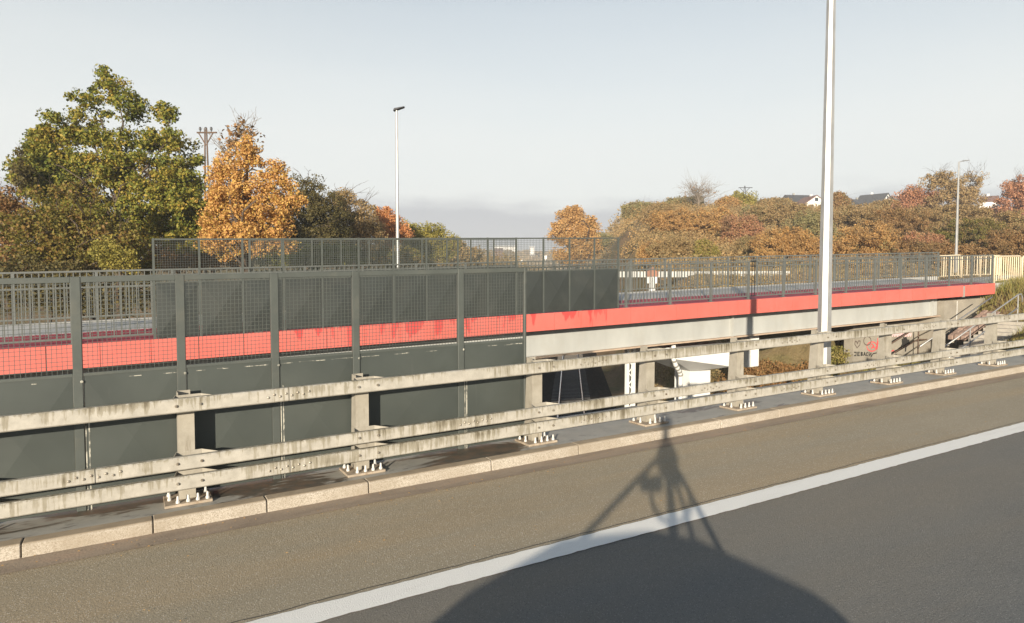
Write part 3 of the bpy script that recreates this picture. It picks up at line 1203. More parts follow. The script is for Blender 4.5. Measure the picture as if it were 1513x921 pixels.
def screen(name, label, y, s0, s1, npan, h0, grp):
    sc = thing(name, label, 'screen', (0, y, FB0 + h0), group=grp)
    w = (s1 - s0) / npan
    b = MB()
    b.box(-0.022, 0.022, -0.02, 0.02, -0.02, 2.04)
    sp = b.mesh('screen_post', M['fence'])
    x0, x1 = 0.03, w - 0.03
    b = MB()
    cor = [(x0, -0.01, 0.0), (x1, -0.01, 0.0), (x1, -0.01, 1.12), (x0, -0.01, 1.12)]
    b.v += cor + [((x0 + x1) / 2, -0.05, 0.56)] + [(x, 0.004, z) for x, _, z in cor]
    for k in range(4):
        b.f.append((k, (k + 1) % 4, 4))
        b.f.append(((k + 1) % 4, k, 5 + k, 5 + (k + 1) % 4))
    b.f.append((8, 7, 6, 5))
    so = b.mesh('solid_panel', M['screen_panel'], G2)
    b = MB()
    k = 1.16
    while k < 2.0:
        b.box(x0, x1, -0.0028, 0.0028, k - .0028, k + .0028)
        k += 0.05
    nx_ = int(w / 0.05)
    for q in range(1, nx_):
        xc = x0 + q * (x1 - x0) / nx_
        b.box(xc - .0028, xc + .0028, 0.003, 0.0086, 1.12, 2.0)
    wm = b.mesh('wire_mesh', M['fence'], G2)
    b = MB()
    b.box(x0 - .006, x1 + .006, -0.018, 0.018, 2.0, 2.035)
    tb = b.mesh('top_bar', M['fence'], G2)
    b = MB()
    b.box(x0 - .006, x1 + .006, -0.014, 0.014, 1.122, 1.15)
    mb_ = b.mesh('middle_bar', M['fence'], G2)
    for i in range(npan + 1):
        s = s0 + i * w
        inst('screen_post', sp, sc, (s, 0, G2 * s))
        if i < npan:
            inst('solid_panel', so, sc, (s, 0, G2 * s))
            inst('wire_mesh', wm, sc, (s, 0, G2 * s))
            inst('top_bar', tb, sc, (s, 0, G2 * s))
            inst('middle_bar', mb_, sc, (s, 0, G2 * s))


screen('safety_screen', 'grey screen of solid panels and wire mesh on near side of footbridge', 15.66, S(228, 15.66), S(913, 15.66), 14, 0.02, 'footbridge safety screens')
screen('safety_screen', 'grey screen of panels and wire mesh on far side of footbridge', 20.2, S(370, 20.2), S(370, 20.2) + 8.6, 10, 0.235, 'footbridge safety screens')

# ------------------------------------------------------------------ abutment, graffiti, stairs
def lz(s, h):
    return G * s + h


ab = thing('abutment', 'beige concrete bridge abutment with graffiti under the end of the footbridge', 'abutment')
A0, A1 = S(1262, 17.0), S(1400, 17.0)
b = MB()
b.box(A0, A1, 17.0, 17.4, -6.0, -0.15)
b.build('graffiti_wall', M['concrete'], ab, G)
# breast wall carrying the end span, cut down along the stairs
B0, B1 = GE + 0.03, S(1462, 15.9)
b = MB()
b.prism_y([(B0, -2.6), (B0 + 2.4, -1.7), (B1 + 0.35, 0.62), (B1 + 0.35, 0.74), (B0, 0.74)], 15.92, 17.6)
b.build('wing_wall', M['concrete'], ab, G)
b = MB()
xj = S(1415, 15.9)
b.box(xj, xj + 0.03, 15.914, 15.922, -1.2, 0.7)
b.build('wall_joint', M['white'], ab, G)


def stroke(name, pts, r, mat, parent=ab, y=16.996, closed=False):
    """a line of spray paint: a thin flat ribbon on the wall, pts of (s, height over the road line)"""
    b = MB()
    if closed:
        pts = pts + [pts[0]]
    for (x0, z0), (x1, z1) in zip(pts[:-1], pts[1:]):
        dx, dz = x1 - x0, z1 - z0
        L = math.hypot(dx, dz) or 1
        nx_, nz_ = -dz / L * r, dx / L * r
        ex, ez = dx / L * r * .6, dz / L * r * .6
        b.quad((x0 + nx_ - ex, y, z0 + nz_ - ez), (x0 - nx_ - ex, y, z0 - nz_ - ez), (x1 - nx_ + ex, y, z1 - nz_ + ez), (x1 + nx_ + ex, y, z1 + nz_ + ez))
        y -= 0.00006
    b.build(name, mat, parent, G)


def ell(px, py, rx, ry, n=14, a0=0, a1=6.283):
    return [wp(px + rx * math.cos(a0 + (a1 - a0) * k / n), py - ry * math.sin(a0 + (a1 - a0) * k / n)) for k in range(n + 1)]


stroke('graffiti_heart', [wp(*q) for q in ((1268, 514.5), (1264.5, 509), (1265, 504.5), (1267.5, 505.5), (1268.3, 508.5), (1270, 504), (1272.5, 504.5), (1272, 510), (1268, 514.5))], 0.022, M['spray_brown'])
stroke('graffiti_ring', ell(1283, 504, 5.5, 6.5), 0.022, M['spray_brown'])
stroke('graffiti_ring', ell(1290, 512.5, 7.5, 7.0), 0.022, M['spray_red'])
stroke('graffiti_scrawl', [wp(*q) for q in ((1287, 513), (1289, 508), (1292, 511), (1289, 515), (1293, 514), (1291, 509), (1296, 516), (1298.5, 500), (1297, 517), (1299, 505), (1298.5, 516))], 0.02, M['spray_red'])
for ch in ([(1264, 521), (1267, 521), (1266.5, 526), (1264, 526)], [(1272, 521), (1269, 521), (1269, 526), (1272, 526)], [(1269, 523.5), (1271.5, 523.5)],
           [(1274, 526), (1274, 521), (1276.5, 522), (1274.5, 523.5), (1276.8, 525), (1274, 526)], [(1278, 526), (1279.3, 521), (1280.8, 526)], [(1278.5, 524.3), (1280.5, 524.3)],
           [(1284, 521.5), (1282.3, 522), (1282.3, 525.5), (1284, 526)], [(1286, 521), (1286, 526.5), (1289, 522), (1289, 528), (1292, 523), (1297, 522)]):
    stroke('graffiti_letter', [wp(*q) for q in ch], 0.022, M['spray_black'])
prn = random.Random(5)
stroke('graffiti_blot', [wp(1339 + prn.gauss(0, 2.6), 506 + prn.gauss(0, 2.8)) for k in range(46)], 0.04, M['spray_black'])
stroke('graffiti_drip', [wp(*q) for q in ((1336, 508), (1333, 514), (1330, 516))], 0.05, M['spray_black'])
stroke('graffiti_drip', [wp(*q) for q in ((1340, 508), (1340, 519))], 0.05, M['spray_black'])
for x_ in range(1320, 1348, 4):
    stroke('graffiti_tag', [wp(*q) for q in ((x_, 497), (x_ + 1.5, 492), (x_ + 3, 497), (x_ + 4, 493))], 0.035, M['spray_pink'])
stroke('graffiti_mark', [wp(*q) for q in ((1317, 512), (1318, 520), (1322, 518), (1324, 521))], 0.022, M['spray_red'])
# stair railing's shadow on the graffiti wall, modelled as dark tubes
hr = thing('railing_shadow', 'dark tubes standing in for the stair railing shadow on the graffiti wall', 'handrail')


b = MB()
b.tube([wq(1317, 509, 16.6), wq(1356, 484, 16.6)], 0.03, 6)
b.build('top_bar', M['wood'], hr)  # upper line of the railing shadow, as a tube
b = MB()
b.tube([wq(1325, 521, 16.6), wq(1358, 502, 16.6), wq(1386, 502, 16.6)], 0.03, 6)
b.build('lower_shadow_bar', M['wood'], hr)
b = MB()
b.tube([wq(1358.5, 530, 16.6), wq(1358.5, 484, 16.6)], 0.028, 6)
b.build('shadow_upright', M['wood'], hr)

# stairs beside the abutment
stair = thing('staircase', 'concrete steps with galvanised handrails climbing the bank beside the footbridge', 'stairs')
n_st = 15
for k in range(n_st):
    s = 26.0 + k * 0.36
    h = -1.75 + k * 0.118
    b = MB()
    b.box(s, s + 0.40, 13.5, 14.6, h - 0.45, h)
    b.build('step', M['step'], stair, bevel=0.01).location.z = G * s
hp0, hp1 = (26.2, 13.75), (31.15, 13.75)


def sp_(s, up):
    return (s, 13.72, G * s - 1.75 + (s - 26.0) / 0.36 * 0.118 + up)


for nm_, up in (('handrail', 1.08), ('middle_bar', 0.55)):
    b = MB()
    pts = [sp_(25.9, up), sp_(31.1, up)]
    if up > 1:
        e = sp_(31.1, up)
        pts += [(e[0] + 0.22, e[1], e[2] + 0.02), (e[0] + 0.33, e[1], e[2] - 0.1), (e[0] + 0.33, e[1], e[2] - 0.3)]
    b.tube(pts, 0.028, 8)
    b.build(nm_, M['galv'], stair, smooth=True)
for s in (27.6, 29.35, 31.1):
    b = MB()
    b.tube([sp_(s, -0.25), sp_(s, 1.07)], 0.026, 8)
    b.build('handrail_post', M['galv'], stair)
b = MB()
b.tube([(p[0], 14.62, p[2]) for p in (sp_(25.9, 1.0), sp_(31.0, 1.0))], 0.026, 8)
b.build('handrail', M['galv'], stair, smooth=True)
# paving stones on the bank beside the steps
bank = tag(empty('stone_paving'), kind='structure')
srng = random.Random(8)
for i in range(8):
    for j in range(3):
        s = 29.2 + i * 0.34
        y = 14.68 + j * 0.24
        h = -1.75 + (s - 26.0) / 0.36 * 0.118 + 0.04
        b = MB()
        b.box(0.02, 0.32, 0.02, 0.22, -0.15, srng.uniform(0.02, 0.07))
        b.build('stone', M['stone'], bank, 0.118 / 0.36 + G, (s, y, G * s + h), bevel=0.02)


# yellow barriers ------------------------------------------------------------
def barrier(label, p0, p1, h, nb, grp='cream yellow tube barriers at the footbridge end'):
    """p0,p1: (x,y,z) at the foot"""
    p0, p1 = Vector(p0), Vector(p1)
    bt = thing('tube_barrier', label, 'barrier', p0, group=grp)
    d = p1 - p0

    def at(f, up):
        q = d * f
        return (q.x, q.y, q.z + up)
    b = MB()
    b.tube([at(0, 0.0), at(0, h - 0.09), at(0.02, h - 0.02), at(0.06, h), at(0.94, h), at(0.98, h - 0.02), at(1, h - 0.09), at(1, 0.0)], 0.042, 8)
    b.build('frame', M['yellow'], bt, smooth=True)
    b = MB()
    b.tube([at(0, 0.12), at(1, 0.12)], 0.025, 6)
    b.build('bottom_bar', M['yellow'], bt)
    for k in range(1, nb):
        b = MB()
        b.tube([at(k / nb, 0.12), at(k / nb, h)], 0.024, 6)
        b.build('bar', M['yellow'], bt)


def wz(px, py, z):
    x, y = W(px, z)
    return (x, y, HH(py, z))


barrier('cream yellow tube barrier in front, joining the near railing end', wz(1468, 419, 30.4), wz(1506, 415.5, 32.5), 1.2, 12)
barrier('cream yellow tube barrier at right edge, behind the nearest one', wz(1509, 415.5, 32.7), wz(1560, 412, 35.5), 1.2, 12)
barrier('cream yellow tube barrier across the path, beside the far railing end', wz(1386, 412, 37.5), wz(1418, 410, 38.2), 1.25, 9)
barrier('cream yellow tube barrier across the path, middle one behind near railing', wz(1420, 410, 38.3), wz(1446, 409, 38.9), 1.2, 7)
barrier('cream yellow tube barrier across the path, last before the near railing end', wz(1448, 409, 39.0), wz(1476, 408.5, 39.6), 1.2, 8)
# path beyond the end of the footbridge
b = MB()
p_a, p_b, p_c, p_d = (SE, 15.7), (SE + 3.4, 20.3), (SE + 14, 21.5), (SE + 12, 16.5)
hh = FB0 - 0.01
b.hexa([(x, y, hh - 0.4) for x, y in (p_a, p_d, p_c, p_b)], [(x, y, hh) for x, y in (p_a, p_d, p_c, p_b)])
tag(b.build('path', M['deck_grey'], None, G2), kind='structure')

# ------------------------------------------------------------------ lamps and poles
lamp = thing('lamp_pole', 'tall tapered octagonal galvanised lamp pole rising out of the picture behind the guardrail', 'lamp pole', (S(1219, 8.52), 8.52, lz(S(1219, 8.52), HB)))
b = MB()
b.tube([(0, 0, 0), (0, 0, 11.5)], [0.142, 0.055], 8, rot=R(-13.2))
b.build('shaft', M['galv'], lamp)
b = MB()
b.box(-0.2, 0.2, -0.2, 0.2, -0.3, 0.03)
b.build('base_plate', M['galv'], lamp, bevel=0.01)
b = MB()
b.tube([(0, 0, 11.45), (0, -0.5, 11.75), (0, -1.6, 11.9)], [0.05, 0.04, 0.035], 8)
b.build('arm', M['galv'], lamp)
b = MB()
b.hexa([(-0.14, -2.2, 11.85), (0.14, -2.2, 11.85), (0.16, -1.5, 11.83), (-0.16, -1.5, 11.83)],
       [(-0.1, -2.2, 11.92), (0.1, -2.2, 11.92), (0.12, -1.5, 11.98), (-0.12, -1.5, 11.98)])
b.build('lamp_head', M['dark'], lamp, bevel=0.02)

lx, ly = W(588, 30)
lg = h1(lx, ly) - 0.3
ltop = HH(166, 30)
l2 = thing('street_lamp', 'slim grey street lamp with flat dark head behind the safety screen', 'street lamp', (lx, ly, lg), group='street lamps beyond the footbridge')
b = MB()
b.tube([(0, 0, 0), (0, 0, ltop - lg)], [0.115, 0.05], 8)
b.build('shaft', M['galv'], l2)
b = MB()
hz_ = ltop - lg
rt_ = Vector((ST, -CT, 0))
fw_ = Vector((CT, ST, 0))


def la(r_, f_, u_):
    q = rt_ * r_ + fw_ * f_
    return (q.x, q.y, hz_ + u_)


b.hexa([la(-0.14, -0.12, -0.06), la(0.33, -0.12, 0.10), la(0.33, 0.14, 0.10), la(-0.14, 0.14, -0.06)],
       [la(-0.1, -0.10, 0.06), la(0.36, -0.08, 0.15), la(0.36, 0.12, 0.15), la(-0.1, 0.12, 0.06)])
b.build('lamp_head', M['dark'], l2, bevel=0.015)

lx, ly = W(1411, 46)
lg = HH(410, 46)
ltop = HH(241, 46)
l3 = thing('street_lamp', 'thin grey street lamp with short side arm behind the yellow barriers', 'street lamp', (lx, ly, lg), group='street lamps beyond the footbridge')
b = MB()
b.tube([(0, 0, 0), (0, 0, ltop - lg)], [0.11, 0.05], 8)
b.build('shaft', M['galv'], l3)
b = MB()
hz_ = ltop - lg
b.tube([la(0, 0, -0.02), la(0.2, 0, 0.03), la(0.35, 0, 0.05)], 0.03, 6)
b.build('arm', M['galv'], l3)
b = MB()
b.hexa([la(0.25, -0.1, 0.04), la(0.68, -0.1, 0.08), la(0.68, 0.1, 0.08), la(0.25, 0.1, 0.04)],
       [la(0.27, -0.07, 0.10), la(0.66, -0.07, 0.12), la(0.66, 0.07, 0.12), la(0.27, 0.07, 0.10)])
b.build('lamp_head', M['galv'], l3)


def utility(label, px, z, pytop, armpx, leg, mat, insul=True):
    x, y = W(px, z)
    gz = h1(x, y) - 0.5
    top = HH(pytop, z) - gz
    up = thing('utility_pole', label, 'utility pole', (x, y, gz), group='power line poles')
    global hz_
    hz_ = top
    sc = z / F_PX
    b = MB()
    b.tube([la(-leg, 0, -top), la(-0.06, 0, 0)], [0.1, 0.055], 7)
    b.build('pole_leg', mat, up)
    b = MB()
    b.tube([la(leg, 0, -top), la(0.06, 0, 0)], [0.1, 0.055], 7)
    b.build('pole_leg', mat, up)
    b = MB()
    a = armpx * sc
    b.tube([la(-a, 0, -0.35), la(a * 1.25, 0, -0.35)], 0.065, 6)
    b.build('crossarm', mat, up)
    b = MB()
    b.tube([la(-a * .8, 0, -0.38), la(0, 0, -1.3)], 0.05, 5)
    b.tube([la(a * .8, 0, -0.38), la(0, 0, -1.3)], 0.05, 5)
    b.build('brace', mat, up)
    if insul:
        for r_ in (-0.42, 0.0, 0.42):
            b = MB()
            q = la(r_, 0, -0.3)
            b.lathe([(0.04, 0), (0.04, 0.1), (0.09, 0.14), (0.09, 0.3), (0.06, 0.36)], 8, q)
            b.build('insulator', M['dark'], up)
    return up


utility('dark twin-leg power pole with three insulators between the green and orange trees', 309, 52, 192, 13, 0.3, M['wood'])
utility('distant twin-leg power pole above the yellow tree on the hilltop', 1098, 130, 276, 9, 0.6, M['dark'], False)

# ------------------------------------------------------------------ railway below
tr = thing('railway_track', 'single railway track with two shiny rails running under the footbridge', 'track')
rz_t = math.atan2(RD[1], RD[0])
b = MB()
T0, T1 = -30.0, 260.0
b.prism_x([(-4.4, -0.3), (4.4, -0.3), (1.9, 0.22), (-1.9, 0.22)], T0, T1)  # bed widened so its dark colour covers the shaded ground beside the track
tb_ = b.build('ballast_bed', M['ballast'], tr, loc=(0.15, 0.0, -5.62), rz=rz_t)
for off in (-0.7525, 0.7525):
    b = MB()
    b.prism_x([(off - 0.07, 0.24), (off + 0.07, 0.24), (off + 0.012, 0.27), (off + 0.012, 0.36), (off - 0.012, 0.36), (off - 0.012, 0.27)], T0, T1)
    r_ = b.build('rail', M['railrust'], tr, loc=(0.15, 0.0, -5.62), rz=rz_t)
    b = MB()
    b.prism_x([(off - 0.037, 0.361), (off + 0.037, 0.361), (off + 0.034, 0.41), (off - 0.034, 0.41)], T0, T1)
    b.build('rail_head', M['railtop'], r_)
b = MB()
b.hexa([(-0.13, -1.3, 0), (0.13, -1.3, 0), (0.13, 1.3, 0), (-0.13, 1.3, 0)], [(-0.1, -1.28, 0.2), (0.1, -1.28, 0.2), (0.1, 1.28, 0.2), (-0.1, 1.28, 0.2)])
slm = b.mesh('sleeper', M['sleeper'])
ca, sa = math.cos(rz_t), math.sin(rz_t)
for k in range(120):
    t_ = 20 + 0.6 * k
    inst('sleeper', slm, tr, (0.15 + ca * t_, sa * t_, -5.57), rz_t)

# ------------------------------------------------------------------ things on the far bank
x0_, y0_ = W(905, 46)
x1_, y1_ = W(1168, 44)
wlab = thing('low_wall', 'low white concrete wall seen through the railings on the far bank', 'wall', (x0_, y0_, HH(404.5, 46)))
npn = 9
dv = Vector((x1_ - x0_, y1_ - y0_, HH(404, 44) - HH(404.5, 46)))
for k in range(npn):
    a_, c_ = dv * (k / npn), dv * ((k + 1) / npn)
    e_ = (c_ - a_) * 0.012
    a_, c_ = a_ + e_, c_ - e_
    nrm = Vector((-dv.y, dv.x, 0)).normalized() * 0.12
    b = MB()
    b.hexa([(q.x, q.y, q.z - 0.25) for q in (a_, c_, c_ + nrm, a_ + nrm)], [(q.x, q.y, q.z + 0.14) for q in (a_, c_, c_ + nrm, a_ + nrm)])
    b.build('wall_panel', M['wall_pale'], wlab)

x_, y_ = W(963, 40)
cab = thing('equipment_cabinet', 'small white equipment cabinet with reddish top beyond the railing', 'cabinet', (x_, y_, HH(436, 40)), -R(29))
b = MB()
b.box(-0.16, -0.02, -0.18, 0.18, 0, 1.05)
b.build('door', M['white'], cab, bevel=0.01)
b = MB()
b.box(0.02, 0.16, -0.18, 0.18, 0, 1.05)
b.build('door', M['white'], cab, bevel=0.01)
b = MB()
b.box(-0.018, 0.018, -0.15, 0.15, 0.02, 1.0)
b.build('door_gap', M['dark'], cab)
for sx_ in (-1, 1):
    b = MB()
    b.box(min(sx_ * .17, sx_ * .31), max(sx_ * .17, sx_ * .31), -0.12, 0.12, 0.68, 1.04)
    b.build('side_box', M['white'], cab, bevel=0.01)
b = MB()
b.box(-0.34, 0.34, -0.22, 0.22, 1.08, 1.42)
b.prism_y([(-0.2, 1.421), (0.2, 1.421), (0.08, 1.62), (-0.08, 1.62)], -0.2, 0.2)
b.build('top', M['cabinet_red'], cab, bevel=0.01)


# ------------------------------------------------------------------ houses on the hill
def house(label, px, z, pybase, w, d, hw, hr_, rz, wall, roof, winr=True):
    x, y = W(px, z)
    base = HH(pybase, z)
    hs = thing('house', label, 'house', (x, y, base), rz, 'houses on the hilltop')
    b = MB()
    b.box(-w / 2, w / 2, -d / 2, d / 2, -6, hw)
    b.prism_x([(-d / 2, hw + .001), (d / 2, hw + .001), (0, hw + hr_)], -w / 2, w / 2)
    b.build('wall', wall, hs)
    e = 0.5
    b = MB()
    sl = hr_ / (d / 2)
    for sg in (-1, 1):
        y0, y1 = sg * (d / 2 + e), 0
        z0, z1 = hw - e * sl, hw + hr_
        pr = [(y0, z0 + .02), (y0, z0 + 0.22), (y1, z1 + 0.22), (y1, z1 + .02)]
        if sg > 0:
            pr = pr[::-1]
        b.prism_x(pr[::-1], -w / 2 - e * .6, w / 2 + e * .6)
    rf = b.build('roof', roof, hs)
    b = MB()
    b.box(-w * .15, -w * .15 + .6, -0.3 + d * .1, 0.3 + d * .1, hw + hr_ * .6, hw + hr_ + 0.9)
    b.build('chimney', wall, rf)
    if winr:
        for q, (yy, zz) in enumerate(((-d * .2, hw * .35), (d * .2, hw * .35), (0, hw + hr_ * .3))):
            b = MB()
            b.box(w / 2 + .01, w / 2 + .05, yy - .6, yy + .6, zz, zz + 1.2)
            b.build('window', M['glass'], hs)
            b = MB()
            b.box(-w / 2 - .05, -w / 2 - .01, yy - .6, yy + .6, zz, zz + 1.2)
            b.build('window', M['glass'], hs)
    return hs


hz0 = TH - R(90)
house('white gabled house with dark roof on the hill, right of the tall lamp pole', 1288, 240, 311, 9, 8.5, 2.4, 2.9, hz0 + R(-50), M['render_white'], M['roof_dark'])
house('small white gable among russet bushes on the hill, left of the tall lamp pole', 1194, 225, 314, 7, 8.0, 2.3, 2.6, hz0 + R(-80), M['render_white'], M['roof_red'])
house('long dark roofed house on the hilltop, middle of the row', 1176, 235, 309, 9, 9, 2.0, 2.4, hz0 + R(8), M['concrete_dark'], M['roof_dark'])
house('low dark roofed house at the left end of the hilltop row', 1145, 240, 309, 9, 8, 1.5, 1.6, hz0 + R(4), M['concrete_dark'], M['roof_dark'])
house('dark hipped roof beside the white gabled house on the hill', 1267, 240, 312, 6, 8, 1.7, 2.0, hz0 + R(5), M['concrete_dark'], M['roof_dark'])
house('red roofed house half hidden by rusty trees on the hill', 1329, 235, 311, 8, 9, 2.4, 2.2, hz0 + R(10), M['render_white'], M['roof_red'])
house('small white house corner between two rusty trees at the right', 1457, 200, 314, 4, 5, 3.0, 1.4, hz0 + R(-40), M['render_white'], M['roof_red'])
# buildings far down the valley
for i, (lab, px, z, pb, pt, wpx, mt) in enumerate((
        ('long white far building in the valley seen through the mesh', 746, 900, 378, 366, 34, M['render_white']),
        ('pinkish far block in the valley below the long white building', 737, 700, 386, 371, 12, M['roof_red']),
        ('white far house among trees in the valley, right of the long building', 786, 800, 378, 367, 6, M['render_white']))):
    x, y = W(px, z)
    w = wpx * z / F_PX
    hgt_ = (pb - pt) * z / F_PX
    fb_ = thing('far_building', lab, 'building', (x, y, HH(pb, z) - 3), hz0, 'far buildings in the valley')
    b = MB()
    b.box(-w / 2, w / 2, -6, 6, -8, hgt_ + 3)
    b.build('wall', mt, fb_)
    b = MB()
    b.prism_x([(-6.8, hgt_ + 3.01), (6.8, hgt_ + 3.01), (0, hgt_ + 5.5)], -w / 2 - .6, w / 2 + .6)
    b.build('roof', M['render_white'] if i != 1 else M['roof_red'], fb_)
    nw = max(2, int(w / 4))
    for k in range(nw):
        b = MB()
        xc = -w / 2 + (k + .5) * w / nw
        b.box(xc - .8, xc + .8, -6.05, -6.01, 2.5, 4.2)
        b.build('window', M['glass'], fb_)
# white signal posts by the line
for i, (px, py0, py1) in enumerate(((738, 389, 383), (770, 388, 383), (806, 388, 378))):
    z = 240
    x, y = W(px, z)
    sg_ = thing('signal_post', ('left' if i == 0 else 'middle' if i == 1 else 'right') + 'most of the three white lineside signal posts seen through the mesh' if i != 1 else 'middle one of the three white lineside signal posts seen through the mesh', 'signal', (x, y, h1(x, y)), hz0, 'white lineside posts')
    top = HH(py1, z) - h1(x, y)
    b = MB()
    b.tube([(0, 0, 0), (0, 0, top)], 0.18, 6)
    b.build('post', M['white'], sg_)
    b = MB()
    b.box(-0.45, 0.45, -0.3, 0.1, top - 1.3, top)
    b.build('signal_head', M['white'], sg_, bevel=0.05)

# ------------------------------------------------------------------ trees and bushes
def leaf_cloud(cen, rad, per, size, rng, flat=0.75, elong=0.6):
    """leaf-sized folded rhombs scattered round clump centres"""
    N = len(cen)
    k = N * per
    c = np.repeat(cen, per, 0)
    r = np.repeat(rad, per)
    d = rng.normal(size=(k, 3))
    d /= np.linalg.norm(d, axis=1, keepdims=True)
    p = c + d * (rng.random(k) ** 0.5 * r)[:, None] * np.array([1, 1, flat])
    nrm = rng.normal(size=(k, 3)) + d * 0.5 + np.array([0, 0, 0.35])
    nrm /= np.linalg.norm(nrm, axis=1, keepdims=True)
    a = np.cross(nrm, rng.normal(size=(k, 3)))
    a /= np.linalg.norm(a, axis=1, keepdims=True) + 1e-9
    b_ = np.cross(nrm, a)
    if not np.isscalar(size):
        size = np.repeat(size, per)
    sz = (size * (0.55 + 0.9 * rng.random(k)))[:, None]
    V = np.stack([p + a * sz, p + b_ * sz * elong + nrm * sz * .18, p - a * sz * .8, p - b_ * sz * elong + nrm * sz * .18], 1).reshape(-1, 3)
    Q_ = np.arange(k * 4).reshape(-1, 4)
    return V, Q_


def np_tubes(paths, n=4):
    """paths: list of (points (m,3), radii (m,))"""
    Vs, Qs, off = [], [], 0
    an = np.arange(n) * 2 * np.pi / n
    for P, rr in paths:
        m = len(P)
        T = np.gradient(P, axis=0)
        T /= np.linalg.norm(T, axis=1, keepdims=True) + 1e-9
        ref = np.where(np.abs(T[:, 2:3]) > 0.9, np.array([[1., 0, 0]]), np.array([[0, 0, 1.]]))
        A = np.cross(T, ref)
        A /= np.linalg.norm(A, axis=1, keepdims=True) + 1e-9
        B = np.cross(A, T)
        ring = P[:, None, :] + (A[:, None, :] * np.cos(an)[None, :, None] + B[:, None, :] * np.sin(an)[None, :, None]) * rr[:, None, None]
        Vs.append(ring.reshape(-1, 3))
        i = np.arange(m - 1)[:, None] * n
        q = np.arange(n)[None, :]
        q2 = (q + 1) % n
        Qs.append(np.stack([(i + q).ravel(), (i + q2).ravel(), (i + n + q2).ravel(), (i + n + q).ravel()], 1) + off)
        off += m * n
    return np.concatenate(Vs), np.concatenate(Qs)


def bend(p0, p1, rng, k=5, sag=0.12, up=0.15):
    t = np.linspace(0, 1, k)[:, None]
    L = np.linalg.norm(p1 - p0)
    P = p0 + (p1 - p0) * t
    P += rng.normal(size=3) * L * sag * np.sin(t * np.pi)
    P[:, 2] += L * up * np.sin(t[:, 0] * np.pi) * (1 if up else 0)
    return P


TREES = 0


